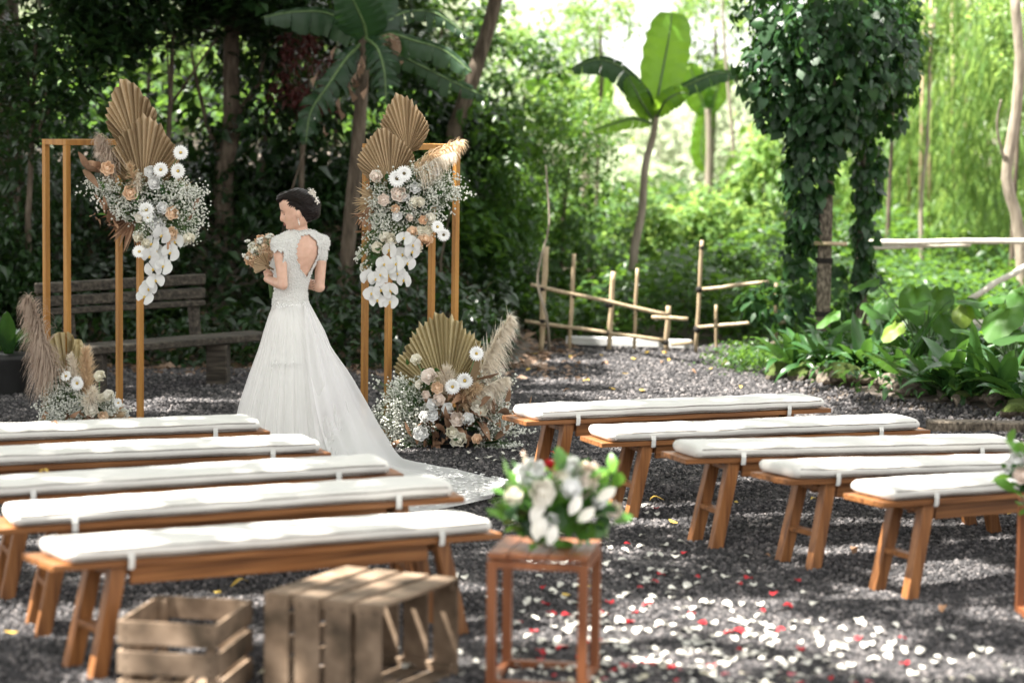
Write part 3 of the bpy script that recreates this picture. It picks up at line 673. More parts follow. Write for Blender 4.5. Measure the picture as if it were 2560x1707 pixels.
trunk_thing('pale_tree', 'pale crooked trunk at the right edge behind the pale rails', [bp_(2350, 800, 22.6), at(2348, 640, 22.6), at(2335, 500, 22.6), at(2312, 410, 22.6), at(2328, 290, 22.6), at(2342, 150, 22.6), at(2328, -40, 22.6)], .06, .045, 'palebark', [([at(2318, 400, 22.6), at(2292, 300, 22.5), at(2300, 230, 22.4)], .016, .008)])
trunk_thing('pale_sapling', 'thin pale wavy stem between the vine and the pale trunk', [bp_(2118, 700, 27), at(2115, 470, 27), at(2130, 330, 27), at(2134, 180, 27), at(2150, 20, 27)], .028, .014, 'palebark')
trunk_thing('thin_sapling', 'thin stem with light leaves right of the banana leaf, against the sky', [bp_(1700, 600, 30), at(1682, 300, 30), at(1664, 120, 30), at(1660, -30, 30)], .028, .014, 'palebark')
trunk_thing('bare_sapling', 'thin twisted bare stem beside the first bamboo post', [gnd(1262, 812), at(1258, 730, 20.9), at(1235, 660, 20.9), at(1238, 600, 20.9), at(1262, 500, 20.9), at(1255, 380, 20.9)], .014, .007, 'palebark')
# lianas in the dark part
for k, (pts, lb) in enumerate([([(250, 90), (252, 140), (250, 195)], 'short brown hanging twig above the left fan leaves'),
        ([(640, 600), (660, 470), (700, 340), (712, 250)], 'thin bare vine rising behind the bride towards the banana leaves'),
        ([(40, 40), (55, 110), (75, 140)], 'thin pale twig in the dark top left corner'),
        ([(1020, 720), (1012, 600), (1035, 480)], 'thin slanting stem seen through the right frame'),
        ([(900, 780), (930, 680), (955, 560)], 'thick slanting vine just right of the slim trunk, through the frame'),
        ([(975, 800), (985, 690), (990, 610)], 'thin upright stem seen low through the right frame')]):
    P_ = [at(a, b, 20.9+.1*k) for a, b in pts]; r = empty('vine', P_[0], 0, lb, 'vine')
    MB().tube([p-P_[0] for p in P_], [.011, .009, .006, .005][:len(P_)], 6).build('stem', M['palebark'] if k in (4, 0) else M['bark'], r)

# --- undergrowth, leaf litter, far woods: nobody could count them
n = 26000; Y = 22.2+nr.rand(n)**1.3*9; X = -1.2+nr.rand(n)*(Y*.215+2.2); tz = np.array([terrain_z(a, b) for a, b in zip(X, Y)])
hgt = .25+.55*np.array([max(0, .55+noise.noise(Vector((a*.9, b*.6, 5)))) for a, b in zip(X, Y)])
P = np.stack([X, Y, tz+hgt*nr.rand(n)**.7], 1)
tag(link('undergrowth', leafset(P, .12, M['leaf_mid'], 'undergrowth', ratio=.5, down=.1)), kind='stuff')
n = 24000; Y = 29+nr.rand(n)**1.2*24; X = (nr.rand(n)-.5)*Y*.56; P = np.stack([X, Y, np.array([terrain_z(a, b) for a, b in zip(X, Y)])+.75*nr.rand(n)], 1)
tag(link('far_undergrowth', leafset(P, .22, M['leaf_mid'], 'far_undergrowth', ratio=.4, down=.3)), kind='stuff')
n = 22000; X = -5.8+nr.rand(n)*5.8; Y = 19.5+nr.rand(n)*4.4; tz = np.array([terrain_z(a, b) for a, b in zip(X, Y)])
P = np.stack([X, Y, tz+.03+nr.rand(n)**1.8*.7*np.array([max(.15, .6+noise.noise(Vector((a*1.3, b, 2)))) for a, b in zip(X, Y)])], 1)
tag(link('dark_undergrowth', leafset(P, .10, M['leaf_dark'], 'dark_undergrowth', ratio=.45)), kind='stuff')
n = 4500; X = -5.8+nr.rand(n)*6.4; Y = 18.9+nr.rand(n)*4.6; tz = np.array([terrain_z(a, b) for a, b in zip(X, Y)])
P = np.stack([X, Y, tz+.01], 1)
tag(link('leaf_litter', leafset(P, .085, M['leaf_dead'], 'leaf_litter', ratio=.5, down=0)), kind='stuff')
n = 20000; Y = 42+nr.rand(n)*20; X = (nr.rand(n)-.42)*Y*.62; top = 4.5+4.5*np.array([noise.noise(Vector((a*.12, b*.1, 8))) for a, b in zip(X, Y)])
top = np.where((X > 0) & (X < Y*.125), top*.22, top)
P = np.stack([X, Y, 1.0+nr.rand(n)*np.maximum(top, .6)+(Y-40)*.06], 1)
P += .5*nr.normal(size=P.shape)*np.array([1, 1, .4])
tag(link('far_woods', leafset(P, .34, M['leaf_overexposed'], 'far_woods', ratio=.6)), kind='stuff')

# --- banana plants
def banana_leaf(pts, W, m, parent, tears=0, droop=.25, seed=0, m2=None, flip=1, blunt=False):
    """pts: midrib in the plant's own space; blade on both sides, split into strips where torn"""
    k = 26; P_ = [Vector(p) for p in pts]; mid = []
    for i in range(k+1):
        t = i/k*(len(P_)-1); a = int(min(t, len(P_)-2)); f = t-a
        p0 = P_[max(a-1, 0)]; p1 = P_[a]; p2 = P_[a+1]; p3 = P_[min(a+2, len(P_)-1)]
        mid.append(.5*((2*p1)+(-p0+p2)*f+(2*p0-5*p1+4*p2-p3)*f*f+(-p0+3*p1-3*p2+p3)*f**3))
    rr = random.Random(seed); V = []; Fs = []; tint = []
    view = (Vector((0, 0, CAMZ))-(parent.location+mid[k//2])).normalized()
    for sd in (-1, 1):
        i = 2
        while i < k:
            run = k-i if tears == 0 else min(k-i, rr.randint(1, 3) if tears > 1 else rr.randint(2, 7))
            dr = rr.uniform(0, 1)*(.55 if tears > 1 else .25) if tears else 0; sh = rr.uniform(.5 if tears > 1 else .75, 1.0) if tears else 1
            base = len(V); prev = None
            for q in range(run+1):
                j = i+q; t = j/k; tan = (mid[min(j+1, k)]-mid[max(j-1, 0)]).normalized()
                side = tan.cross(view); side.normalize(); nrm = side.cross(tan)*flip
                prof = max(0, math.sin(math.pi*min(1, max(0, t-.06)/.94)**(1.0 if blunt else .75)))**(.34 if blunt else .55) if t > .06 else 0
                gap = ((.34 if tears > 1 else .16) if tears else 0)*(1 if q in (0, run) and run > 1 else 0)
                wv_ = W*prof*sh*.5*(1+.05*math.sin(j*1.7+seed))
                tshift = tan*(.12*wv_*2)
                for u in (0, .35, .7, 1.0):
                    g_ = -u*u*wv_*(droop+dr)
                    p = mid[j]+side*sd*wv_*u+tshift*u+Vector((0, 0, g_))+nrm*(.10*wv_*math.sin(u*3.1)+.02*math.sin(j*2.1+u*4)*u)
                    if gap and u > .3: p += tan*(W/14)*(gap*2.2)*(1 if q == 0 else -1)*u
                    V.append(tuple(p))
            for q in range(run):
                for u in range(3):
                    a = base+q*4+u; Fs.append((a, a+4, a+5, a+1) if sd > 0 else (a, a+1, a+5, a+4)); tint.append(.35+.3*rr.random()*.3+(.0))
            i += run
    me = np_mesh('leaf', np.array(V), np.array(Fs), m, tint)
    lf = link('leaf', me, parent)
    MB().tube(mid, [.016*(1-.8*i/k)+.002 for i in range(k+1)], 6).build('midrib', M['stem'], lf)
    if m2:
        V2 = [];F2 = []
        for s2 in range(9):
            j = rr.randint(6, k-1); tan = (mid[min(j+1, k)]-mid[j-1]).normalized(); side = tan.cross(view).normalized()*rr.choice((-1, 1))
            c = mid[j]+side*W*.40; b = len(V2)
            l = rr.uniform(.06, .13)
            V2 += [tuple(c-tan*.03), tuple(c+tan*.035), tuple(c+side*l*.6+Vector((.01, -.02, -l*.7))), tuple(c+side*l*.3+Vector((0, .01, -l*1.2)))]
            F2 += [(b, b+1, b+2, b+3)]
        link('dry_edge', np_mesh('dry_edge', np.array(V2), np.array(F2), m2, [.5]*len(F2)), lf)
    return lf
def c6(a, b): return ((640+a/3.136)*.91875, b/3.136*.91875)      # readings of an enlarged crop
def banana(name, label, trunk, r0, r1, leaves, bark, Y):
    p0 = Vector(trunk[0]); r = empty(name, p0, 0, label, 'banana plant')
    bough([Vector(p)-p0 for p in trunk], r0, r1, M[bark], r, n=12)
    for i, (pts, W, m, tears, dr, m2) in enumerate(leaves):
        q = [at(a, b, Y+dz)-p0 for a, b, dz in pts]
        banana_leaf(q, W, M[m], r, tears, dr, i+3, M[m2] if m2 else None, blunt=(W == .46))
    return r
def L6(*p): return [(*c6(a, b), dz) for a, b, dz in p]
banana('banana_plant', 'large banana plant with torn drooping leaves over the slim brown trunk right of the bride',
    [bp_(783, 812, 21), at(800, 560, 21), at(*c6(800, 1100), 21), at(*c6(830, 700), 21), at(*c6(840, 480), 21), at(*c6(855, 290), 21)], .068, .05,
    [(L6((840, 320, 0), (780, 230, .1), (560, 105, .1), (300, 95, .0), (50, 140, -.1)), .26, 'leaf_ban', 1, .6, None),
     (L6((870, 330, 0), (850, 200, -.1), (790, 60, -.2), (700, -120, -.3)), .44, 'leaf_ban', 0, .1, None),
     (L6((880, 300, 0), (920, 180, .1), (930, 20, .2), (915, -180, .3)), .44, 'leaf_ban', 0, .1, None),
     (L6((880, 320, 0), (1000, 200, .1), (1180, 95, .2), (1420, 110, .2), (1680, 300, .1)), .22, 'leaf_ban', 2, .6, None),
     (L6((880, 340, 0), (1040, 270, -.1), (1240, 320, -.2), (1480, 400, -.2), (1690, 570, -.3)), .24, 'leaf_ban', 1, .5, None),
     (L6((860, 300, -.1), (950, 380, -.35), (1005, 560, -.45), (1020, 800, -.45)), .36, 'leaf_ban', 2, .2, 'leaf_dead'),
     (L6((830, 340, 0), (700, 470, -.2), (560, 680, -.3), (430, 880, -.3), (390, 1130, -.3)), .34, 'leaf_ban', 2, .2, 'leaf_dead'),
     (L6((890, 330, 0), (1100, 420, .2), (1500, 620, .3), (1800, 760, .3)), .20, 'leaf_ban', 2, .4, None),
     (L6((960, 330, -.2), (1040, 290, -.2), (1090, 330, -.2), (1110, 420, -.25)), .14, 'leaf_dead', 1, .4, None)], 'bark', 21)
def c2(a, b): return ((1280+a/1.836)*.91875, b/1.836*.91875)
def L2(*p): return [(*c2(a, b), dz) for a, b, dz in p]
banana('banana_plant', 'young banana plant with one upright bright green leaf against the white sky',
    [bp_(*c2(540, 1350), 24), at(*c2(560, 1150), 24), at(*c2(595, 980), 24), at(*c2(612, 760), 24), at(*c2(650, 620), 24), at(*c2(662, 500), 24)], .05, .03,
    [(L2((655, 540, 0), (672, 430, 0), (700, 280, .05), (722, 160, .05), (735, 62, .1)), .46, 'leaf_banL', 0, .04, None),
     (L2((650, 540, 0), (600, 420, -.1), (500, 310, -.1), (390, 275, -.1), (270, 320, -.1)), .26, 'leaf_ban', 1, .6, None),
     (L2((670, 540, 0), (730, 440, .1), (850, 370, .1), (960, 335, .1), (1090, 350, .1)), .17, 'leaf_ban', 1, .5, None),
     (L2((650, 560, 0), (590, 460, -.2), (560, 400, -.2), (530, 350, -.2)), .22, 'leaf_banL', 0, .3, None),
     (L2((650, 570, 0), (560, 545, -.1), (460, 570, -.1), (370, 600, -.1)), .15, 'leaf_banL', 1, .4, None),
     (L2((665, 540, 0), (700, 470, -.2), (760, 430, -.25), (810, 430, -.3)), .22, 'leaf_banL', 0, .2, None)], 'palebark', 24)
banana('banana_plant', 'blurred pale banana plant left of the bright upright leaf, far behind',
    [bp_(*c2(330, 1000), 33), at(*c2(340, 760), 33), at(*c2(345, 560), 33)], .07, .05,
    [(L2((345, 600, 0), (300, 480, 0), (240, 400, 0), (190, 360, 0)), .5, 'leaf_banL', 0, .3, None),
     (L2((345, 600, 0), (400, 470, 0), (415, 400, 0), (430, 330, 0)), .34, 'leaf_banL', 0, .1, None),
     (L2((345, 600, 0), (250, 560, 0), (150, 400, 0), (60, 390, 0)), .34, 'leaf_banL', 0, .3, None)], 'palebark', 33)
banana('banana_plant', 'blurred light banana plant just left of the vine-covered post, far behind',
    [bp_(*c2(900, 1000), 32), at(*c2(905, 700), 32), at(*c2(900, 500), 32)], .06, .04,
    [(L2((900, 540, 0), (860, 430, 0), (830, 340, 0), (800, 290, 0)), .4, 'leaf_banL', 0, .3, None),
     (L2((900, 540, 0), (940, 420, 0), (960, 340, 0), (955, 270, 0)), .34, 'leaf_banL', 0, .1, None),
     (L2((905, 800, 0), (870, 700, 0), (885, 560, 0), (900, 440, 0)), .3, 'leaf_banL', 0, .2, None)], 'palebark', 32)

# --- heart-shaped leaf blade, origin at the stalk, tip towards +Y, face +Z
def heart_mesh(name, m, n=9, wave=.04, w=.8, tint=.4):
    out_ = []
    for i in range(2*n+1):
        a = math.pi*(i/(2*n)*2-1)          # -pi..pi, 0 = tip
        r = .46*(1+.26*math.cos(a)+.34*math.exp(-(a/.33)**2))*(1-.55*math.exp(-((abs(a)-math.pi)/.38)**2))
        out_.append((r*math.sin(a)*w*1.15, r*math.cos(a)+.18, wave*math.sin(a*5)-.10*abs(math.sin(a))**1.5-.05*math.cos(a)))
    V = [(0, 0, 0), (0, .32, .03)]+[(x*.55, y*.55+.05, z*.3+.03) for x, y, z in out_]+out_; Fs = []
    k = len(out_)
    for i in range(k-1):
        Fs.append((2+i, 2+k+i, 2+k+i+1, 2+i+1))
    T_ = [(0, 2+i, 2+i+1) for i in range(k-1)]
    me = bpy.data.meshes.new(name); me.from_pydata(V, [], Fs+T_); me.materials.append(m)
    me.polygons.foreach_set('use_smooth', [True]*len(me.polygons))
    at_ = me.attributes.new('tint', 'FLOAT', 'FACE'); at_.data.foreach_set('value', [tint]*len(me.polygons)); me.update(); return me
HV = [heart_mesh('vine_leaf', M['leaf_vine'], 5, tint=t) for t in (.1, .35, .6)]
def heart_cloud(P, D, N, size, m, name, w=.85):
    """many heart leaves in one mesh: 6 outline points, 6 triangles each"""
    k = len(P); D = unit(D); X = unit(np.cross(D, N)); N = np.cross(X, D); S_ = np.broadcast_to(size, (k,))[:, None]
    o = [(0, .0, 0), (.34, -.16, -.05), (.50, .12, -.08), (.30, .52, -.05), (0, .86, -.12), (-.30, .52, -.05), (-.50, .12, -.08), (-.34, -.16, -.05)]
    V = np.stack([P+S_*(X*a*w+D*b+N*c) for a, b, c in o], 1).reshape(-1, 3)
    f = np.array([[0, i, i+1] for i in range(1, 7)])[None]+(np.arange(k)*8)[:, None, None]
    return np_mesh(name, V, f.reshape(-1, 3), m, np.repeat(nr.rand(k)*.8, 6))
# --- the vine over the posts
vr = empty('vine_covered_posts', at(1888, 800, 20.3)*1, 0, 'two tall posts wrapped in a huge dark heart-leaved vine, widest at the top', 'vine')
vr.location.z = 0; v0 = vr.location.copy()
MB().box((0, 0, 1.45), (.112, .10, 3.1), ch=.006, jit=.004).build('post', M['post'], vr)
pB = at(1976, 700, 20.9)-v0
MB().box((pB.x, pB.y, 1.4), (.10, .09, 2.9), ch=.006, jit=.004).build('post', M['post'], vr)
for z_ in (.45, .90, .12): MB().box((0, 0, z_), (.135, .11, .045), ch=.004).build('lashing', M['lash'], vr)
MB().tube([at(1862, 558, 20.2)-v0, at(1945, 561, 20.2)-v0], .018, 8).build('rail', M['bamboo'], vr)
def shell(n, c, rad, seed=0):
    d = unit(nr.normal(size=(n, 3))); r = .72+.32*nr.rand(n, 1); d2 = d*r*np.array(rad)
    nz = np.array([noise.noise(Vector(p*1.7)+Vector((seed, 0, 0))) for p in d*np.array(rad)*2])
    return np.array(c)+d2*(1+.28*nz[:, None]), d
A_ = []
for (dx, dy, Y, rx, ry, rz, n) in [(1905, 40, 20.3, .72, .62, .44, 1300), (1915, 150, 20.3, .70, .58, .48, 1200), (1900, 262, 20.3, .44, .40, .30, 620), (1800, 150, 20.2, .36, .4, .40, 420), (2030, 130, 20.5, .36, .4, .46, 420), (2050, 240, 20.5, .13, .2, .26, 80), (1765, 255, 20.3, .11, .2, .18, 50),
        (1855, 400, 20.3, .21, .22, .42, 330), (1848, 510, 20.3, .13, .16, .30, 150), (1875, 340, 20.3, .24, .25, .30, 240), (1995, 390, 20.7, .14, .16, .46, 260), (1985, 530, 20.8, .10, .12, .30, 120), (1822, 600, 20.4, .11, .12, .16, 50), (1990, 630, 20.8, .13, .12, .14, 60), (1780, 700, 20.8, .35, .2, .2, 160), (1900, 680, 20.9, .3, .2, .3, 120)]:
    c = at(dx, dy, Y)-v0; p, d = shell(int(n*1.3), c, (rx, ry, rz), dx); A_.append(np.concatenate([p, d], 1))
A_ = np.concatenate(A_); front = np.argsort(A_[:, 1]-.0)          # nearest to the yard first
Pv, dv = A_[:, :3], A_[:, 3:]
Dv = dv*.45+np.array([0, 0, -1.0])+nr.normal(size=dv.shape)*.42; Nv = dv+np.array([0, 0, .45])+nr.normal(size=dv.shape)*.6
one = set(front[nr.permutation(1600)[:260]].tolist()); rest = [i for i in range(len(A_)) if i not in one]
tag(link('foliage', heart_cloud(Pv[rest], Dv[rest], Nv[rest], .076*(1+.4*nr.normal(size=len(rest))).clip(.4, 1.8), M['leaf_vine'], 'foliage'), vr), kind='stuff')
def frame_of(D, N):
    y = Vector(D).normalized(); x = y.cross(Vector(N)).normalized(); z = x.cross(y); return Matrix((x, y, z)).transposed().to_euler()
for i in one:
    link('leaf', HV[i % 3], vr, tuple(Pv[i]+dv[i]*.03), frame_of(Dv[i], Nv[i]), rnd.uniform(.055, .125))

# --- bamboo fences
def cf(a, b): return ((1280+a/4.612)*.91875, (560+b/4.612)*.91875)
def cg(a, b): return ((1700+a/4.2)*.91875, (560+b/4.2)*.91875)
def pole(parent, a, b, r, m, name):
    p0 = parent.location; A, B = Vector(a)-p0, Vector(b)-p0; n = max(2, int((B-A).length/.22)); pts = []; rr = []
    for i in range(n*3+1):
        t = i/(n*3); q = A.lerp(B, t)+Vector((noise.noise(A*3+Vector((t*3, 0, 0))), 0, noise.noise(A*3+Vector((0, t*3, 0)))))*r*.5
        pts.append(q); rr.append(r*(1.12 if i % 3 == 0 and 0 < i < n*3 else 1))
    return MB().tube(pts, rr, 10).build(name, M[m], parent)
f1 = empty('bamboo_fence', gnd(*cf(330, 1470)), 0, 'pale bamboo fence with upright poles of falling height behind the gravel', 'fence')
Yf = f1.location.y
for a, b, t, r in [((330, 1470), (395, 260), 0, .025), ((665, 1410), (715, 350), .12, .018), ((1115, 1410), (1170, 545), .1, .022), ((1410, 1410), (1440, 510), .14, .015), ((1780, 1410), (1797, 950), .1, .023), ((2120, 1480), (2190, 190), 0, .017)]:
    A, B = at(*cf(*a), Yf+t), at(*cf(*b), Yf+t); A.z = 0; pole(f1, A, B, r, 'bamboo', 'post')
for a, b, t in [((210, 700), (1800, 1045), -.04), ((1610, 1072), (2025, 1092), -.05), ((145, 1120), (1750, 1345), -.04), ((1830, 1388), (2090, 1362), -.03)]:
    pole(f1, at(*cf(*a), Yf+t), at(*cf(*b), Yf+t), .0165, 'bamboo', 'rail')
for a in [(345, 740), (1125, 935), (1780, 1055), (1765, 1365), (715, 830), (1100, 1255), (1450, 985), (2190, 275), (350, 1130), (2135, 1200)]:
    q = at(*cf(*a), Yf-.03)-f1.location; MB().ball(q, (.034, .032, .026) if a[0] not in (2190, 715, 1450) else (.02, .02, .02), 8, 6).build('lashing', M['lash'], f1)
f2 = empty('bamboo_fence', at(*cg(180, 1350), 21.2), 0, 'dark shaded bamboo fence section running to the vine-covered posts', 'fence'); f2.location.z = 0
for a, b, r in [((1005, 1260), (1010, 620), .016), ((385, 1330), (375, 850), .013)]:
    A, B = at(*cg(*a), 21.2), at(*cg(*b), 21.2); A.z = 0; pole(f2, A, B, r, 'bamboo', 'post')
for a, b, Y2 in [((190, 690), (930, 605), 21.0), ((180, 1085), (780, 1040), 21.0), ((960, 1045), (1620, 1000), 20.9), ((1600, 1070), (1980, 1060), 20.9)]:
    pole(f2, at(*cg(*a), Y2+.15), at(*cg(*b), Y2-.05), .016, 'bamboo', 'rail')
for a in [(200, 690), (180, 1110), (985, 1040)]: MB().ball(at(*cg(*a), 21.05)-f2.location, (.03, .03, .03), 8, 6).build('lashing', M['lash'], f2)
def ch(a, b): return ((2160+a/4.6125)*.91875, (560+b/4.6125)*.91875)
f3 = empty('bamboo_rail', at(*ch(290, 215), 22), 0, 'pale horizontal double bamboo rail running to the right edge', 'fence')
pole(f3, at(*ch(-40, 214), 21.6), at(*ch(2100, 195), 21.4), .024, 'palebamboo', 'rail'); pole(f3, at(*ch(-30, 276), 21.6), at(*ch(1230, 238), 21.55), .017, 'palebamboo', 'rail')
for a in (2060,): A = at(*ch(a, 240), 21.66); B = A.copy(); B.z = -.05; pole(f3, B, A, .022, 'bamboo', 'post')
f4 = empty('bamboo_pole', at(*ch(1210, 870), 20.8), 0, 'pale slanting bamboo pole behind the elephant ears at the right edge', 'pole')
pole(f4, at(*ch(1210, 868), 20.9), at(*ch(2000, 410), 20.9), .026, 'palebamboo', 'pole'); pole(f4, at(*ch(1680, 1050), 20.9), at(*ch(2000, 860), 20.9), .02, 'palebamboo', 'pole')
pole(f4, at(*ch(2000, 500), 20.95), at(*ch(2010, 1300), 20.95), .03, 'palebamboo', 'pole')
f5 = empty('pale_log', at(*ch(1230, 1160), 20.6), 0, 'pale bleached log lying low behind the planted bed at the right edge', 'log')
pole(f5, at(*ch(1230, 1165), 20.6), at(*ch(2100, 1140), 20.5), .045, 'palebamboo', 'log')
pk = empty('ground_plank', gnd(*cf(640, 1420)), 0, 'weathered grey plank lying on the ground along the foot of the bamboo fence', 'plank')
A, B = gnd(*cf(630, 1420)), gnd(*cf(2060, 1468)); A.z = B.z = .035
A.z += .03; B.z += .03; MB().beam(A-pk.location, B-pk.location, .10, .07, .004).build('board', M['plank'], pk)

# --- the planted bed: stones, strap-leaved rosettes, elephant ears, kerb
def cr3(a, b): return ((1840+a/3.267)*.91875, (800+b/3.267)*.91875)
stones = [((345, 500), 180, .8, 'm', 'mossy green boulder at the left tip of the planted bed'), ((535, 535), 160, .8, 'm', 'mossy squarish stone second from the left along the bed'), ((690, 560), 150, .9, 'r', 'brown upright stone between two mossy stones'),
 ((905, 590), 340, .5, 'mr', 'long flat mossy boulder, the largest in the edging'), ((1275, 640), 230, .6, 'p', 'pale sunlit stone with a strap leaf beside it'), ((1470, 680), 270, .55, 'p', 'wide angular stone with a bright left face'),
 ((1745, 720), 170, .7, 'r', 'rough brown stone right of the angular one'), ((1890, 750), 170, .55, 'mr', 'small flat-topped stone with mossy top'), ((2130, 775), 260, .5, 'r', 'dark low broad stone near the right edge'), ((2300, 850), 210, .75, 'm', 'mossy dark stone cut by the right edge'),
 ((285, 255), 130, .7, 'p', 'pale pinkish stone behind the left tip of the bed'), ((320, 305), 70, .6, 'p', 'small pale stone just below the pinkish one')]
for k, ((a, b), wd, fl, kd, lb) in enumerate(stones):
    g_ = gnd(*cr3(a, b), .0) if k < 10 else gnd(*cr3(a, b+20), .0); s_ = g_.y/6044/3.267*wd/2
    s_ *= 1.22; g_.y += s_*.35; r = empty('edging_stone', (g_.x, g_.y, terrain_z(g_.x, g_.y)+s_*fl*.55), rnd.uniform(0, 1), 'edging stone: '+lb if False else lb, 'stone', 'stones edging the planted bed')
    me = rock_mesh('stone', 20+k, 3, M['rock'], .42, fl); st = link('boulder', me, r, sc=(s_*1.0, s_*.8, s_))
    if 'm' in kd:
        me2 = rock_mesh('moss_cap', 20+k, 3, M['moss'], .42, fl); bm = bmesh.new(); bm.from_mesh(me2)
        th_ = .05 if kd == 'm' else .28
        bmesh.ops.delete(bm, geom=[f for f in bm.faces if f.calc_center_median().z < fl*th_+.25*noise.noise(f.calc_center_median()*3)], context='FACES'); bm.to_mesh(me2); bm.free()
        link('moss_cap', me2, r, sc=(s_*1.02, s_*.82, s_*1.03))
kb = empty('kerb', gnd(*cr3(1560, 900)), 0, 'low dark concrete kerb strip at the right edge behind the white cushions', 'kerb')
A, B = gnd(*cr3(1560, 905)), gnd(*cr3(2600, 925)); MB().beam(A-kb.location+Vector((0, 0, .03)), B-kb.location+Vector((0, 0, .03)), .16, .09, .01).build('strip', M['post'], kb)
def strap_mesh(name, L, W, arch, m, tint):
    V = []; Fs = []; n = 8
    for i in range(n+1):
        t = i/n; y = L*(t-.18*arch*t*t); z = L*(.75*t-arch*.75*t*t); w_ = W*math.sin(math.pi*(.10+.90*t)**.8)**.8*.5 if t < 1 else .0
        for u in (-1, -.5, 0, .5, 1): V.append((w_*u, y, z+abs(u)*w_*.45+.006*math.sin(t*9+u)))
    for i in range(n):
        for u in range(4): a = i*5+u; Fs.append((a, a+1, a+6, a+5))
    me = np_mesh(name, np.array(V), np.array(Fs), m, [tint]*len(Fs)); return me
SM = [strap_mesh('strap_leaf', L, W, ar, M['leaf_bed'], t) for L, W, ar, t in ((.38, .075, .75, .2), (.42, .085, .95, .5), (.34, .08, .55, .7), (.46, .08, 1.15, .35), (.40, .09, .35, .55))]
def rosette(x, y, s, label, group, nl=13):
    r = empty('strap_leaved_plant', (x, y, terrain_z(x, y)), rnd.uniform(0, 6.28), label, 'plant', group)
    for k in range(nl):
        az = k*2.4+rnd.uniform(-.3, .3); el = rnd.uniform(-.15, .75)
        link('leaf', SM[rnd.randrange(5)], r, (math.sin(-az)*.02, math.cos(az)*.02, 0), (el, rnd.uniform(-.2, .2), az), s*rnd.uniform(.8, 1.15))
    return r
rl = [((500, 400), 1.25, 'broad strap-leaved plant at the left tip of the bed, beside the mossy boulder'), ((760, 440), 1.0, 'strap-leaved plant just behind the long mossy boulder, left part'),
 ((900, 440), 1.1, 'strap-leaved plant behind the middle of the long mossy boulder'), ((1060, 470), 1.15, 'strap-leaved plant behind the right end of the long mossy boulder'), ((1370, 500), 1.35, 'tall strap-leaved plant above the pale sunlit stone'),
 ((1620, 600), 1.2, 'strap-leaved plant behind the angular bright stone'), ((1790, 640), 1.1, 'strap-leaved plant behind the rough brown stone'), ((1960, 650), 1.2, 'strap-leaved plant over the small flat-topped stone'),
 ((2200, 680), 1.3, 'large strap-leaved plant above the dark low stone'), ((2400, 720), 1.2, 'strap-leaved plant cut off by the right edge'), ((640, 330), 1.0, 'strap-leaved plant in the second row near the left tip'),
 ((860, 330), 1.1, 'strap-leaved plant in the second row, left of centre'), ((1100, 350), 1.2, 'strap-leaved plant in the second row behind the tall one'), ((1300, 380), 1.1, 'strap-leaved plant in the second row above the pale stone'),
 ((1560, 450), 1.2, 'strap-leaved plant in the second row above the angular stone'), ((1800, 480), 1.2, 'strap-leaved plant in the second row right of centre'), ((2060, 520), 1.2, 'strap-leaved plant in the second row near the right edge'),
 ((2300, 540), 1.3, 'strap-leaved plant in the second row at the right edge'), ((780, 240), 1.1, 'strap-leaved plant in the back row at the left'), ((1050, 250), 1.1, 'strap-leaved plant in the back row left of centre'),
 ((1400, 280), 1.2, 'strap-leaved plant in the back row at the centre'), ((1700, 330), 1.2, 'strap-leaved plant in the back row right of centre'), ((2000, 380), 1.2, 'strap-leaved plant in the back row near the right'), ((2280, 400), 1.2, 'strap-leaved plant in the back row at the right edge')]
for (a, b), s_, lb in rl:
    g_ = gnd(*cr3(a, b+25), .07); rosette(g_.x, g_.y+.12, s_*1.12, lb, 'strap-leaved plants in the stone-edged bed', 16)
HT = [heart_mesh('taro_leaf', M['leaf_taro'], 11, .05, w=.7, tint=t) for t in (.2, .5, .8)]; HY = heart_mesh('taro_leaf', M['leaf_taroY'], 11, .05, w=.68, tint=.4)
def taro(base, leaves, label):
    r = empty('elephant_ear_plant', base, 0, label, 'plant', 'elephant ear plants in the bed')
    for (a, b, Y, sz, yw, pit, me) in leaves:
        tp = at(*ch(a, b), Y)-base
        MB().tube([(0, 0, 0), (tp.x*.35, tp.y*.35, tp.z*.6), tuple(tp)], [.011, .008, .005], 6).build('stalk', M['stem'], r)
        link('leaf', HY if me == 'y' else HT[me], r, tuple(tp), (pit, 0, yw), sz)
    return r
bs1 = at(*ch(700, 1500), 18.9); bs1.z = .07
taro(bs1, [(600, 740, 18.7, .36, 3.1, -1.0, 1), (880, 760, 18.9, .34, 2.6, -.8, 0), (380, 1150, 18.2, .24, 2.4, -.6, 'y'), (700, 1015, 18.4, .22, 1.3, .15, 2), (900, 1040, 18.6, .26, 3.4, -.9, 0), (130, 640, 18.9, .24, 1.9, -.35, 1), (250, 860, 18.6, .22, 2.8, -.5, 0), (480, 980, 18.8, .22, 4.0, -.4, 0), (760, 880, 18.3, .2, 2.2, -.2, 1)], 'elephant ear plant with the tall round leaf left of the slanting pole')
bs2 = at(*ch(1750, 1520), 18.3); bs2.z = .07
taro(bs2, [(1650, 980, 18.1, .42, 2.5, -.6, 2), (1430, 920, 18.5, .28, 1.2, .1, 0), (1150, 960, 18.6, .24, 2.9, -.7, 'y'), (1330, 1260, 17.9, .24, 1.4, .15, 1), (1800, 800, 18.5, .38, 3.4, -.6, 1), (1900, 1250, 17.8, .34, 1.9, -.2, 0), (1720, 1220, 18.0, .28, 2.2, -.3, 0), (1250, 880, 18.8, .25, 4, -.7, 0), (1500, 1100, 18.3, .3, 3.4, -.35, 0), (1560, 830, 18.7, .26, 2.0, -.3, 1)], 'large elephant ear plant at the right edge in front of the slanting pole')
bs3 = at(*ch(-120, 1400), 19.6); bs3.z = .07
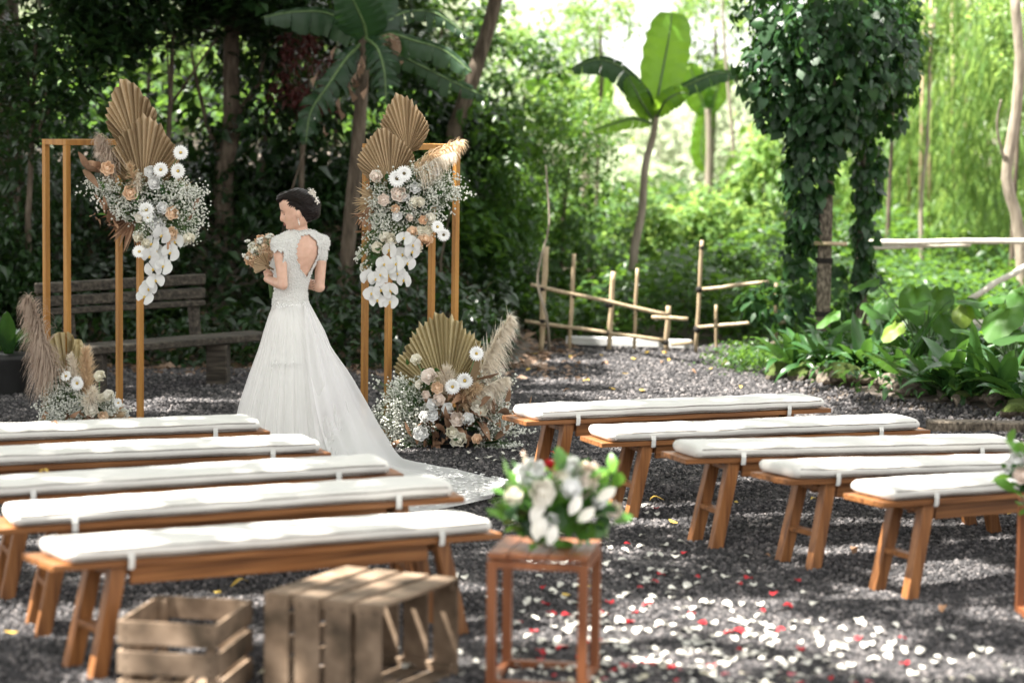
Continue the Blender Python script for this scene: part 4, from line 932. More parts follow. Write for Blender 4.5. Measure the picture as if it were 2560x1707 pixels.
taro(bs3, [(-100, 1100, 19.4, .3, 2, -.4, 0), (40, 940, 19.5, .3, 4.0, -.4, 1), (-330, 1010, 19.6, .24, 2, -.6, 2), (60, 1250, 19.2, .3, 1.2, -.1, 0)], 'small elephant ear plant right of the mossy post')
mp_ = []
n = 2600; g1 = gnd(*cr3(60, 420)); g2 = gnd(*cr3(330, 300))
P = np.array([g1*(1-t)+g2*t for t in nr.rand(n)])+np.stack([nr.normal(size=n)*.16, nr.normal(size=n)*.3, .02+nr.rand(n)*.12], 1)
tag(link('ground_cover', leafset(P, .04, M['leaf_mid'], 'ground_cover')), kind='stuff')
n = 3000; Xb = nr.rand(n)*3.2; Yb = 16.6+nr.rand(n)*4; Xb = np.array([bed_edge(y) for y in Yb])+.25+Xb
P = np.stack([Xb, Yb, np.array([terrain_z(a, b) for a, b in zip(Xb, Yb)])+.02+nr.rand(n)*.22], 1)
tag(link('bed_undergrowth', leafset(P, .10, M['leaf_bed'], 'bed_undergrowth', ratio=.35)), kind='stuff')

# --- old bench, pot at the left back
def c4(a, b): return ((150+a/4.4377)*.91875, (640+b/4.4377)*.91875)
SA, SB = at(*c4(220, 1045), 17.4), at(*c4(2260, 862), 18.7); SA.z = SB.z = .36
ob = empty('old_bench', (SA.x, SA.y, 0), 0, 'weathered grey timber bench with a thick cracked backrest, behind the left frame', 'bench')
L0 = Vector((SA.x, SA.y, 0)); dS = (SB-SA).normalized(); nS = Vector((-dS.y, dS.x, 0))
MB().beam(SA-L0, SB-L0, .30, .055, .008).build('seat', M['oldwood'], ob)
for zz, hh_ in ((.70, .075), (.80, .08), (.625, .05)):
    a, b = SA-L0+nS*.22-dS*.22, SB-L0+nS*.22-dS*.42
    q = MB().beam((a.x, a.y, zz), (b.x, b.y, zz), .06, hh_-.004, .008); q.v = [tuple(Vector(p)+Vector((0, 0, .012*noise.noise(Vector(p)*7)))) for p in q.v]; q.build('backrest_board', M['oldwood'], ob)
for t in (.05, .72):
    p = SA.lerp(SB, t)-L0; MB().beam((p.x+nS.x*.22, p.y+nS.y*.22, .3), (p.x+nS.x*.26, p.y+nS.y*.26, .66), .075, .06, .005).build('backrest_post', M['oldwood'], ob)
    p = SA.lerp(SB, t+.02)-L0; MB().box((p.x, p.y, .165), (.16, .24, .33), ch=.01).build('leg', M['oldwood'], ob)
pt = gnd(20, 905); r = empty('plant_pot', pt, 0, 'black pot with a long-leaved plant at the left edge, behind the pampas plumes', 'pot')
MB().tube([(0, 0, 0), (0, 0, .02), (0, 0, .26), (0, 0, .3), (0, 0, .3)], [.12, .125, .17, .18, .15], 20).build('pot', M['pot'], r)
for k in range(12): link('leaf', SM[k % 5], r, (0, 0, .28), (rnd.uniform(.0, .7), 0, k*2.4), rnd.uniform(1.0, 1.35))
# ------------------------------------------------------------------ flowers
def petal(W, L, cup, curl, c=(0, 0, 0), az=0, tilt=0, n=3, rnd_=.0):
    """one cupped petal: base at c, standing up, turned outwards by tilt"""
    V = []; Fs = []
    for i in range(n+1):
        t = i/n; w_ = W*max(0, math.sin(math.pi*(.18+.66*t)))**.7*.5
        for u in (-1, 0, 1):
            p = Vector((w_*u, -cup*(1-abs(u)**2*.9)*math.sin(math.pi*min(1, t*.8+.1))-(-curl*t*t), L*t))
            p = Matrix.Rotation(-tilt, 3, 'X') @ p; p.y += .0; p = Matrix.Rotation(az, 3, 'Z') @ p
            V.append(p+Vector(c))
    for i in range(n):
        for u in range(2): a = i*3+u; Fs.append((a, a+1, a+4, a+3))
    return V, Fs
def rose_mesh(name, m, rings=4, seed=0, r=.5):
    """a full rose, unit width, opening towards +Z"""
    q = MB(); rr = random.Random(seed)
    q.ball((0, 0, -.02), (.15, .15, .2), 8, 6)
    for k in range(rings):
        n = 3+k; rad = .07+.095*k
        for j in range(n):
            az = 2*math.pi*(j+.5*(k % 2)+rr.uniform(-.12, .12))/n
            W = .26+.10*k; L = .44-.02*k
            V, Fs = petal(W*1.15, L, .05, -.10 if k > 1 else .0, (0, 0, -.22), 0, .10+.22*k+rr.uniform(-.06, .06))
            V = [Matrix.Rotation(az, 3, 'Z') @ (p*Vector((1, -1, 1)).x if False else Vector((p.x, p.y+rad*.6, p.z))) for p in V]
            q.add(V, Fs, True)
    q.ball((0, 0, -.26), (.16, .16, .08), 8, 4)
    return q.mesh(name, m)
def daisy_mesh(name, m, n=20):
    q = MB(); rr = random.Random(4)
    for ring in range(2):
        for j in range(n):
            a = 2*math.pi*(j+.5*ring)/n+rr.uniform(-.05, .05); L = .5-.09*ring; w_ = .065; z = .03*ring+.05
            d = Vector((math.cos(a), math.sin(a), 0)); s_ = Vector((-d.y, d.x, 0))
            q.add([d*.10-s_*w_*.4, d*.10+s_*w_*.4, d*L*.7+s_*w_+Vector((0, 0, z)), d*L*.7-s_*w_+Vector((0, 0, z)), d*L+Vector((0, 0, z*.6+rr.uniform(-.03, .03)))], [(0, 1, 2, 3), (3, 2, 4)], False)
    return q.mesh(name, m)
def orchid_mesh(name, m):
    q = MB()
    for (az, L, W) in ((0, .46, .60), (math.pi, .46, .60), (math.pi/2, .46, .34), (math.pi/2+2.15, .46, .34), (math.pi/2-2.15, .46, .34)):
        k = 8; big = W > .5; V = [(0, 0, .02 if big else -.02)]
        for i in range(k+1):
            t = i/k; a = -1.25+2.5*t; rr_ = L*(1.0 if not big else 1.05)*math.cos(a*.62)**.6
            V.append((rr_*math.cos(a*.7*(W/.6 if not big else 1.15)), rr_*math.sin(a*.7*(W/.5 if not big else 1.15)), (.03 if big else -.03)+.03*math.sin(a*3)))
        V = [Matrix.Rotation(az, 3, 'Z') @ Vector(p) for p in V]
        q.add(V, [(0, i, i+1) for i in range(1, k+1)], True)
    return q.mesh(name, m)
FM = {c: [rose_mesh('rose', M[c], 4, k) for k in range(2)] for c in ('peach', 'cream', 'white', 'blush', 'pinkpet')}
DM = daisy_mesh('daisy', M['white']); OM = orchid_mesh('orchid', M['orchid'])
heartD = MB().ball((0, 0, .05), (.10, .10, .05), 8, 5).mesh('heart', M['darkheart']); heartY = MB().ball((0, 0, .05), (.085, .085, .05), 8, 5).mesh('heart', M['yellow'])
lipO = MB().ball((0, -.05, .07), (.06, .09, .06), 8, 5).mesh('lip', M['yellow'])
def face(d, roll=0.0):
    """rotation that turns +Z to d"""
    return (Vector(d).to_track_quat('Z', 'Y').to_matrix() @ Matrix.Rotation(roll, 3, 'Z')).to_euler()
class Arr:
    def __init__(s, name, Y, base, label, cat='flower arrangement', group=None):
        s.Y = Y; s.r = empty(name, base, 0, label, cat, group); s.o = s.r.location.copy()
    def p(s, x, y, dd=0): return at(x, y, s.Y+dd)-s.o
    def dirv(s, sp=.45): return Vector((rnd.uniform(-sp, sp), -1, rnd.uniform(-sp*.5, sp)+.12)).normalized()
    def rose(s, x, y, size, col, dd=-.15, d=None):
        return link('rose', FM[col][rnd.randrange(2)], s.r, s.p(x, y, dd), face(d or s.dirv(), rnd.uniform(0, 6)), size*s.Y/5553*1.28)
    def daisy(s, x, y, size, dd=-.17, hd=None, d=None):
        o = link('daisy', DM, s.r, s.p(x, y, dd), face(d or s.dirv(), rnd.uniform(0, 6)), size*s.Y/5553*1.1)
        link('heart', hd or heartY, o); return o
    def orchid(s, x, y, size=44, dd=-.18):
        o = link('orchid', OM, s.r, s.p(x, y, dd+rnd.uniform(-.03, .03)), face(s.dirv(.65), rnd.uniform(-.6, .6)), size*s.Y/5553)
        link('lip', lipO, o); return o
    def stem(s, a, b, r=.003, m='stem'):
        A, B = s.p(*a), s.p(*b); C = (A+B)/2+Vector((0, 0, -.02)); MB().tube([A, C, B], r, 5).build('stem', M[m], s.r)
    def fan(s, base, tip, R_, col='palm', spread=1.75, n=24, dd=0.0, pointed=.35, name='fan_leaf', cut=.5, jag=.04, ddt=-.03, cup=.25, split=0, minr=.8, hw=None, cc=.42):
        """pleated dried palm fan: base and tip as readings; the outline runs to a blunt point"""
        B, T = s.p(*base, dd), s.p(*tip, dd+ddt); up = (T-B); L = up.length; up.normalize()
        fwd = Vector((0, -1, 0)); fwd = (fwd-up*fwd.dot(up)).normalized(); sd = up.cross(fwd); rr = random.Random(int(base[0]*7+tip[1]))
        q = MB(); V = []; Fs = []; k = 2*n
        def outl(a):
            if hw is None: return ((1-pointed)+pointed*(1-min(1, abs(a)/spread))**1.1)
            lo, hi = .01, 1.5
            for _ in range(22):
                r0 = (lo+hi)/2; x = abs(math.sin(a))*r0/hw; y = math.cos(a)*r0-cc; y = y/(1-cc) if y > 0 else -y/(cc+.08)
                if x**1.36+y**1.42 > 1: hi = r0
                else: lo = r0
            return lo
        rows = (.04, .35, .7, 1.0)
        for i in range(k+1):
            a = -spread+2*spread*i/k; c = min(1, abs(a)/spread)
            r_ = L*outl(a)*(1+rr.uniform(-jag, jag))*(1 if i % 2 else .965)
            hz = .95/n*L*spread if i % 2 else -.95/n*L*spread
            for t in rows:
                x = math.sin(a)*r_*t; y = math.cos(a)*r_*t
                sp_ = split*rr.uniform(-1, 1)*t*t*L*.06 if split and t > .6 else 0
                V.append(B+sd*(x+sp_)+up*y+fwd*(hz*t+.0-cup*L*.3*(a*.6)**2*t*t+rr.uniform(-.002, .002)))
        m_ = len(rows)
        for i in range(k):
            if split and i % 2 and rr.random() < .8: rows_n = 2
            else: rows_n = 3
            for j in range(rows_n):
                a = i*m_+j
                if split and j == 2: Fs.append((a, a+1, a+m_) if i % 2 == 0 else (a, a+m_+1, a+m_)); continue
                Fs.append((a, a+1, a+m_+1, a+m_))
        q.add(V, Fs, False); o = q.build(name, M[col], s.r)
        at_ = o.data.attributes.new('tint', 'FLOAT', 'FACE'); st_ = [rr.uniform(.12, 1) if i % 2 else rr.uniform(.0, .55) for i in range(k+1)]  # alternate pleat faces tinted lighter and darker, painting in the fold shading
        at_.data.foreach_set('value', [st_[min(k, (f_[0] % (m_*(k+1)))//m_)] for f_ in Fs])
        for i in range(2, k-1, 2):           # ribs standing proud on the folds
            pass
        MB().tube([B-up*.14, B, B+up*.03], .005, 6).build('fan_stalk', M[col], o)
        return o
    def plume(s, a, b, w_=40, n=700, col='pampas', dd=-.1, droop=.5, side=0, name='pampas_plume', L=None, ddb=None, bend=.1):
        """feathery plume along a..b with hanging strands"""
        A, B = s.p(*a, dd), s.p(*b, dd-.05 if ddb is None else ddb); D = B-A; Ls = D.length; u = s.Y/5553
        mid = (A+B)/2+Vector((0, 0, bend*Ls)); sp = [A.lerp(mid, t).lerp(mid.lerp(B, t), t) for t in np.linspace(0, 1, 9)]
        t = nr.rand(n)**.9; base = np.array([A.lerp(mid, x).lerp(mid.lerp(B, x), x) for x in t])
        ax = np.array(D.normalized()); rd = unit(nr.normal(size=(n, 3))); rd[:, 0] += side
        L_ = (L or w_*u)*(1.05-.65*t)*(.55+.7*nr.rand(n))
        d0 = unit(rd*.75+ax*.8); K = 5; pts = [base]; d = d0.copy()
        for k in range(K):
            d = unit(d+np.array([0, 0, -droop*.45])); pts.append(pts[-1]+d*(L_[:, None]/K))
        sdv = unit(np.cross(d0, nr.normal(size=(n, 3)))); V = []
        for k, p in enumerate(pts):
            ww = .0026*(1-k/(K+.5))+.0006; V += [p-sdv*ww, p+sdv*ww]
        V = np.stack(V, 1); o = (np.arange(n)*2*(K+1))[:, None, None]
        f = np.array([[2*k, 2*k+1, 2*k+3, 2*k+2] for k in range(K)])[None]+o
        ob_ = link(name, np_mesh(name, V.reshape(-1, 3), f.reshape(-1, 4), M[col]), s.r)
        MB().tube(sp, [.004]*5+[.003]*4, 5).build('plume_stalk', M[col], ob_)
        return ob_
    def breath(s, blobs, name='baby_breath', bud=.0064, dens=1.3, col='bud', origin=None, ddo=.05):
        """cloud of tiny buds on thin green stems"""
        V = []; Fs = []; SV = []; SF = []; u = s.Y/5553; PB = []
        for (x, y, rx, ry, n) in blobs:
            n = int(n*dens); c = s.p(x, y, -.08); sg = nr.normal(size=(max(4, n//9), 3))*.5
            idx = nr.randint(0, len(sg), n); p = sg[idx]+nr.normal(size=(n, 3))*.17
            PB.append(np.array(c)+p*np.array([rx*u, min(rx, ry)*u*.7, ry*u]))
        P = np.concatenate(PB); n = len(P); r_ = bud*(.6+.8*nr.rand(n))
        oc = np.array([(1, 0, 0), (-1, 0, 0), (0, 1, 0), (0, -1, 0), (0, 0, 1), (0, 0, -1)]); of = np.array([(0, 2, 4), (2, 1, 4), (1, 3, 4), (3, 0, 4), (2, 0, 5), (1, 2, 5), (3, 1, 5), (0, 3, 5)])
        V = (P[:, None]+oc[None]*r_[:, None, None]).reshape(-1, 3); f = (of[None]+(np.arange(n)*6)[:, None, None]).reshape(-1, 3)
        ob_ = link(name, np_mesh(name, V, f, M[col], smooth=False), s.r); tag(ob_, kind='stuff')
        O = np.array(s.p(*origin, ddo)) if origin is not None else P.mean(0)
        k = n; a = P; b = P*.55+O*.45+nr.normal(size=(k, 3))*.012; w_ = np.array([.0009, 0, 0])
        V = np.stack([a-w_, a+w_, b+w_, b-w_], 1).reshape(-1, 3); f = np.array([[0, 1, 2, 3]])[None]+(np.arange(k)*4)[:, None, None]
        st = link('sprig_stems', np_mesh('sprig_stems', V, f.reshape(-1, 4), M['sprig'], nr.rand(k)), s.r); tag(st, kind='stuff')
        n2 = n; C = P*.8+O*.2+nr.normal(size=(n2, 3))*.012
        lf = leafset(C, .022, M['sprig'], 'sprig_leaves', ratio=.3); tag(link('sprig_leaves', lf, s.r), kind='stuff')
    def dried(s, x, y, rx, ry, n, size=.11, col='drybrown'):
        u = s.Y/5553
        for k in range(n):
            c = s.p(x+rnd.gauss(0, rx*.5), y+rnd.gauss(0, ry*.5), rnd.uniform(-.16, -.02)); L = size*rnd.uniform(.6, 1.3); az = rnd.uniform(-1.6, 1.6)
            q = MB(); n_ = 5; V = []
            cu = rnd.uniform(-2.2, 2.2); tw = rnd.uniform(-2, 2)
            pos = Vector((0, 0, 0)); ang = rnd.uniform(-.5, 1.9)
            for i in range(n_+1):
                t = i/n_; w_ = L*.16*math.sin(math.pi*(.08+.88*t)); sdv = Matrix.Rotation(tw*t, 3, 'X') @ Vector((0, w_, 0))
                V += [pos-sdv, pos+Vector((0, 0, -w_*.3)), pos+sdv]; ang += cu/n_; pos = pos+Vector((math.cos(ang), 0, math.sin(ang)))*L/n_
            Fs = [(i*3+j, i*3+j+1, i*3+j+4, i*3+j+3) for i in range(n_) for j in range(2)]
            q.add(V, Fs, True); q.build('dried_leaf', M[col], s.r, c, (rnd.uniform(-.6, .6), 0, az*.8+1.57+rnd.choice((0, 3.14))))
    def green(s, x, y, rx, ry, n, size=.06, col='eucal', name='leaf'):
        for k in range(n):
            c = s.p(x+max(-.9, min(.9, rnd.gauss(0, .45)))*rx, y+max(-.9, min(.9, rnd.gauss(0, .45)))*ry, rnd.uniform(-.14, .03))
            link(name, LM[col][k % 3], s.r, c, (rnd.uniform(-.5, 1.2), rnd.uniform(-.8, .8), rnd.uniform(0, 6.28)), size*rnd.uniform(.7, 1.3))
def oval_mesh(name, m, tint, w_=.5):
    V = [(0, 0, 0)]; n = 6
    for i in range(1, n): t = i/n; a = w_*math.sin(math.pi*t)**.8*.5; V += [(-a, t, .10*a+.12*math.sin(t*3)), (0, t, .12*math.sin(t*3)-.02), (a, t, .10*a+.12*math.sin(t*3))]
    V.append((0, 1, 0)); Fs = [(0, 2, 1), (0, 3, 2)]
    for i in range(n-2): a = 1+i*3; Fs += [(a, a+1, a+4, a+3), (a+1, a+2, a+5, a+4)]
    a = 1+(n-2)*3; Fs += [(a, a+1, a+3), (a+1, a+2, a+3)]
    me = bpy.data.meshes.new(name); me.from_pydata(V, [], Fs); me.materials.append(m); me.polygons.foreach_set('use_smooth', [True]*len(Fs))
    t_ = me.attributes.new('tint', 'FLOAT', 'FACE'); t_.data.foreach_set('value', [tint]*len(Fs)); me.update(); return me
LM = {'eucal': [oval_mesh('leaf', M['eucal'], t, .5) for t in (.1, .45, .8)], 'dark': [oval_mesh('leaf', M['leaf_vine'], t, .62) for t in (.1, .4, .7)]}
GR = 'flower arrangements of dried palm fans, roses and baby\'s breath'
# left hanging cluster
A1 = Arr('flower_arrangement', 15.52, at(330, 430, 15.52), 'hanging cluster on the left frame: two brown palm fans, peach roses and a trailing string of white orchids', group=GR)
A1.r['label'] = 'hanging flower cluster with two brown palm fans and trailing orchids on the left frame'
A1.fan((316, 352), (283, 178), 1, 'palm', 1.4, 30, .06, hw=.34, cc=.46, ddt=.03); A1.fan((328, 440), (338, 260), 1, 'palm', 1.5, 36, -.04, hw=.45, cc=.42)
A1.fan((392, 446), (446, 412), 1, 'palmpale', .75, 12, -.02, .1, split=1, jag=.12, cup=.1); A1.fan((318, 486), (252, 560), 1, 'drybrown', .85, 13, -.05, .1, split=1, jag=.15, cup=.1)
A1.fan((318, 480), (262, 530), 1, 'drybrown', .6, 9, -.0, .1, split=1, jag=.15, cup=.1)
A1.plume((280, 395), (228, 312), 62, 700, 'pampas', .0, 1.1, -.2); A1.plume((312, 428), (297, 378), 26, 260, 'pampastan', -.12, .2); A1.plume((316, 442), (318, 398), 20, 200, 'pampaspale', -.14, .8)
A1.breath([(245, 428, 50, 26, 330), (275, 468, 42, 26, 240), (335, 440, 45, 36, 330), (350, 500, 46, 46, 430), (395, 455, 58, 40, 620), (430, 500, 44, 50, 330), (440, 440, 36, 26, 150), (300, 500, 40, 40, 200), (420, 540, 30, 30, 120)], origin=(335, 460))
A1.green(340, 455, 85, 60, 110, .06, 'dark'); A1.green(320, 450, 95, 60, 40, .05, 'eucal')
for x, y, sz, c in ((247, 387, 30, 'peach'), (300, 442, 32, 'peach'), (396, 490, 28, 'peach'), (393, 537, 30, 'peach'), (434, 548, 26, 'cream'), (356, 420, 30, 'white'), (345, 395, 26, 'white'), (348, 505, 28, 'white'), (363, 520, 30, 'white'), (322, 500, 24, 'cream'), (373, 478, 26, 'white'), (336, 560, 22, 'cream'), (318, 545, 22, 'cream')): A1.rose(x, y, sz, c)
for x, y, sz in ((415, 351, 34), (409, 393, 36), (369, 390, 34), (336, 482, 36), (320, 578, 32), (340, 500, 26)): A1.daisy(x, y, sz)
A1.stem((375, 400, -.05), (412, 356, -.16)); A1.stem((375, 420, -.05), (434, 545, -.15)); A1.stem((300, 420, 0), (250, 392, -.12))
for x, y in ((350, 560), (345, 588), (392, 580), (352, 617), (376, 612), (357, 645), (340, 663), (333, 682), (402, 556), (372, 540), (368, 590), (360, 578)): A1.orchid(x, y, 45)
A1.dried(225, 390, 50, 12, 7, .14); A1.dried(250, 500, 40, 40, 10, .12); A1.dried(395, 500, 60, 60, 8, .09)
# right hanging cluster
def d4(x, y): return ((850+x/2.613)*.91875, (200+y/2.613)*.91875)
A2 = Arr('flower_arrangement', 15.24, at(930, 470, 15.24), 'hanging flower cluster with blush roses and a right-leaning pampas plume, on the right frame', group=GR)
A2.fan(d4(440, 480), d4(383, 82), 1, 'palm', 1.4, 30, .06, hw=.42, cc=.38, ddt=.03); A2.fan(d4(330, 700), d4(262, 308), 1, 'palm', 1.5, 36, -.04, hw=.48, cc=.44)
A2.fan(d4(260, 790), d4(70, 790), 1, 'palmpale', .95, 18, -.04, .1, split=1, jag=.12, cup=.1); A2.fan(d4(220, 860), d4(80, 950), 1, 'drybrown', .45, 6, -.04, .1, split=1, jag=.2, cup=.1)
A2.plume(d4(470, 590), d4(790, 405), 60, 800, 'pampastan', -.06, .9, .15); A2.plume(d4(480, 600), d4(740, 480), 56, 500, 'pampaspale', -.12, 1.4, .2); A2.plume(d4(470, 620), d4(620, 560), 34, 250, 'pampastan', -.1, .5, .1)
A2.breath([(*d4(330, 760), 48, 40, 420), (*d4(250, 850), 32, 36, 260), (*d4(480, 680), 46, 40, 380), (*d4(600, 640), 44, 40, 330), (*d4(660, 740), 48, 40, 400), (*d4(780, 745), 26, 16, 90), (*d4(560, 830), 44, 36, 320), (*d4(380, 940), 46, 40, 300), (*d4(240, 960), 26, 36, 200), (*d4(150, 1120), 16, 26, 60), (*d4(165, 1220), 12, 24, 40), (*d4(740, 510), 18, 14, 40), (*d4(480, 920), 44, 36, 220)], origin=d4(420, 850))
A2.green(*d4(430, 800), 85, 80, 110, .06, 'dark'); A2.green(*d4(250, 660), 34, 14, 9, .05, 'dark'); A2.green(*d4(620, 700), 60, 50, 14, .05, 'dark'); A2.green(*d4(220, 1120), 16, 60, 18, .05, 'dark')
for x, y, sz, c in ((237, 628, 27, 'blush'), (283, 783, 25, 'blush'), (362, 842, 19, 'peach'), (373, 888, 22, 'white'), (243, 1093, 24, 'cream'), (335, 1040, 27, 'cream'), (292, 1025, 23, 'cream'), (385, 742, 34, 'blush'), (430, 770, 18, 'white'), (490, 800, 27, 'cream'), (522, 797, 22, 'cream'), (543, 915, 20, 'peach'), (590, 905, 24, 'cream'), (453, 900, 16, 'blush'), (473, 992, 24, 'peach'), (558, 1040, 32, 'peach'), (512, 1105, 20, 'cream'), (575, 985, 22, 'cream'), (530, 985, 20, 'cream'), (620, 580, 30, 'white'), (490, 705, 24, 'white')): A2.rose(*d4(x, y), sz, c)
for x, y, sz, hh_ in ((373, 645, 40, heartD), (418, 612, 36, heartD), (637, 960, 30, heartY), (677, 1012, 30, heartD)): A2.daisy(*d4(x, y), sz, hd=hh_)
A2.stem((*d4(560, 900), -.05), (*d4(672, 1008), -.16)); A2.stem((*d4(540, 880), -.05), (*d4(632, 956), -.16))
for x, y in ((420, 1035), (325, 1110), (405, 1140), (475, 1075), (470, 1120), (325, 1215), (290, 1200), (265, 1270), (315, 1275), (375, 1265), (420, 1305), (440, 1195), (235, 1300), (185, 1290), (205, 1395), (245, 1440), (270, 1370), (330, 1375), (330, 1450), (370, 1200)): A2.orchid(*d4(x, y), 42)
A2.stem((*d4(430, 980), -.1), (*d4(330, 1440), -.14)); A2.dried(*d4(180, 1000), 18, 26, 7, .10)
# big ground arrangement
def d5(x, y): return ((940+x/3.921)*.91875, (760+y/3.921)*.91875)
g_ = gnd(*d5(720, 1400)); A3 = Arr('flower_arrangement', g_.y, g_, 'ground arrangement with a wide straw-coloured palm fan and tall pampas plumes', group=GR)
A3.fan(d5(690, 960), d5(600, 58), 1, 'palmgreen', 1.75, 54, .12, hw=.52, cc=.38, cup=.08, ddt=.05, jag=.05)
A3.fan(d5(880, 760), d5(860, 350), 1, 'palm', .6, 8, .2, .2, cup=.1)
A3.plume(d5(930, 900), d5(1310, 130), 72, 1300, 'pampaspale', -.02, .75, .5, L=.20); A3.plume(d5(880, 960), d5(1270, 730), 64, 800, 'pampaspale', -.12, .8, .4); A3.plume(d5(700, 900), d5(690, 650), 44, 420, 'pampaspale', -.1, -.2); A3.plume(d5(820, 1000), d5(1000, 800), 40, 400, 'pampastan', -.12, .4)
A3.breath([(*d5(240, 900), 46, 44, 520), (*d5(330, 1000), 40, 40, 360), (*d5(210, 1160), 54, 46, 760), (*d5(330, 1160), 50, 56, 760), (*d5(250, 1320), 48, 34, 560), (*d5(430, 1060), 40, 40, 300), (*d5(1120, 900), 42, 50, 420), (*d5(1200, 980), 30, 46, 300), (*d5(1150, 1180), 50, 50, 420), (*d5(1280, 1400), 50, 16, 200), (*d5(1340, 1220), 40, 22, 110), (*d5(860, 1040), 28, 26, 140), (*d5(1080, 1390), 34, 20, 120)], origin=d5(700, 1250), bud=.0066)
A3.green(*d5(500, 900), 60, 80, 26, .07, 'dark'); A3.green(*d5(800, 1250), 90, 60, 40, .08, 'dark'); A3.green(*d5(480, 720), 20, 50, 8, .06, 'dark')
A3.dried(*d5(900, 960), 70, 50, 34, .15); A3.dried(*d5(850, 1180), 90, 60, 60, .14); A3.dried(*d5(640, 1300), 60, 60, 44, .13); A3.dried(*d5(1100, 1080), 60, 40, 26, .14); A3.dried(*d5(560, 1400), 90, 14, 20, .10)
A3.dried(*d5(880, 860), 50, 50, 16, .17, 'palm')
for x, y, sz, c in ((393, 545, 24, 'cream'), (523, 708, 34, 'blush'), (422, 785, 18, 'cream'), (485, 885, 18, 'blush'), (600, 820, 26, 'peach'), (615, 935, 27, 'blush'), (560, 985, 28, 'white'), (703, 1025, 26, 'white'), (552, 1087, 26, 'white'), (475, 1100, 24, 'white'), (440, 1262, 33, 'white'), (740, 1255, 26, 'cream'), (815, 1325, 33, 'cream'), (990, 1322, 22, 'peach'), (795, 1125, 32, 'blush'), (900, 1125, 28, 'white'), (990, 1000, 26, 'cream'), (1045, 1040, 25, 'cream'), (1110, 905, 20, 'cream'), (770, 1350, 20, 'cream')): A3.rose(*d5(x, y), sz, c, -.2)
for x, y, sz in ((985, 485, 34), (870, 750, 38), (750, 810, 36)): A3.daisy(*d5(x, y), sz, -.18)
A3.stem((*d5(640, 1000), 0), (*d5(395, 550), -.19), .004); A3.stem((*d5(640, 1000), 0), (*d5(523, 715), -.18), .004); A3.stem((*d5(820, 900), 0), (*d5(980, 500), -.16), .004)
MB().ball(A3.p(*d5(760, 1290), -.02), (.16, .12, .13), 12, 8).build('flower_foam', M['pot'], A3.r)
# left ground arrangement
def d6(x, y): return ((20+x/4.48)*.91875, (720+y/4.48)*.91875)
g_ = gnd(190, 1002); A4 = Arr('flower_arrangement', g_.y, g_, 'ground arrangement with drooping mauve-brown pampas plumes at the foot of the left frame', group=GR)
A4.plume(d6(560, 1000), d6(225, 100), 84, 1500, 'pampas', -.05, 1.2, -.45, L=.24); A4.plume(d6(520, 1000), d6(340, 520), 70, 800, 'pampas', -.1, 1.6, -.25, L=.22)
A4.fan(d6(660, 1150), d6(600, 470), 1, 'palmgreen', .42, 7, .14, .16, cup=.1); A4.fan(d6(740, 1150), d6(800, 620), 1, 'palmgreen', .38, 6, .12, .3, cup=.1); A4.fan(d6(500, 1290), d6(370, 1330), 1, 'drybrown', .8, 9, .05, .1, cup=.1)
A4.plume(d6(880, 1200), d6(870, 700), 40, 700, 'pampastan', -.08, -.15, .1); A4.plume(d6(800, 1150), d6(700, 760), 30, 300, 'pampaspale', -.1, -.1, -.1); A4.plume(d6(900, 1300), d6(960, 1150), 40, 260, 'pampaspale', -.16, .5)
A4.fan(d6(1150, 1440), d6(1340, 1400), 1, 'palmpale', .5, 8, -.1, .1, split=1, jag=.1, cup=.1)
A4.breath([(*d6(530, 1220), 34, 40, 360), (*d6(650, 1040), 26, 30, 170), (*d6(560, 1380), 44, 30, 460), (*d6(720, 1350), 44, 34, 460), (*d6(900, 1400), 44, 28, 380), (*d6(1120, 1330), 40, 26, 260), (*d6(640, 1440), 70, 14, 300), (*d6(800, 1250), 30, 26, 150), (*d6(1200, 1400), 34, 22, 160)], origin=d6(760, 1400), bud=.0064)
A4.green(*d6(800, 1350), 80, 30, 24, .06, 'dark'); A4.dried(*d6(800, 1480), 90, 24, 22, .1)
for x, y, sz, c in ((1030, 985, 25, 'cream'), (1122, 1205, 26, 'cream'), (1065, 1432, 22, 'peach'), (868, 1280, 20, 'cream'), (935, 1365, 30, 'cream'), (1050, 1230, 20, 'cream')): A4.rose(*d6(x, y), sz, c, -.16)
for x, y, sz in ((775, 1065, 34), (650, 985, 26), (1235, 1285, 22)): A4.daisy(*d6(x, y), sz, -.16)
A4.stem((*d6(1000, 1350), -.1), (*d6(1028, 995), -.15), .004)
# posy on the aisle stand, one on the right stand
def posy(x, y, Y, base, label, W, H_, extra, seed=0, ng=230):
    A = Arr('table_posy', Y, base, label, 'bouquet', 'posies on the wooden stands')
    A.green(x, y, W, H_, ng, .085); A.green(x, y+H_*.3, W*.8, H_*.5, 60, .085, 'dark')
    for (a, b, sz, c, dd) in extra: A.rose(a, b, sz, c, dd)
    return A
P1 = posy(1285, 1170, 8.93, at(1285, 1262, 8.93), 'leafy posy of white roses with one red bloom on the aisle stand', 140, 92,
    [(1221, 1085, 62, 'white', -.1), (1195, 1098, 44, 'white', -.05), (1244, 1130, 56, 'cream', -.2), (1312, 1075, 50, 'white', -.1), (1352, 1090, 56, 'blush', -.08), (1345, 1120, 46, 'blush', -.1), (1312, 1122, 44, 'white', -.18), (1180, 1140, 40, 'cream', -.1), (1290, 1100, 40, 'cream', -.12), (1412, 1170, 34, 'blush', -.08), (1268, 1195, 30, 'white', -.18), (1375, 1150, 34, 'white', -.12)])
bud1 = oval_mesh('leaf', M['cream'], .5, .5)
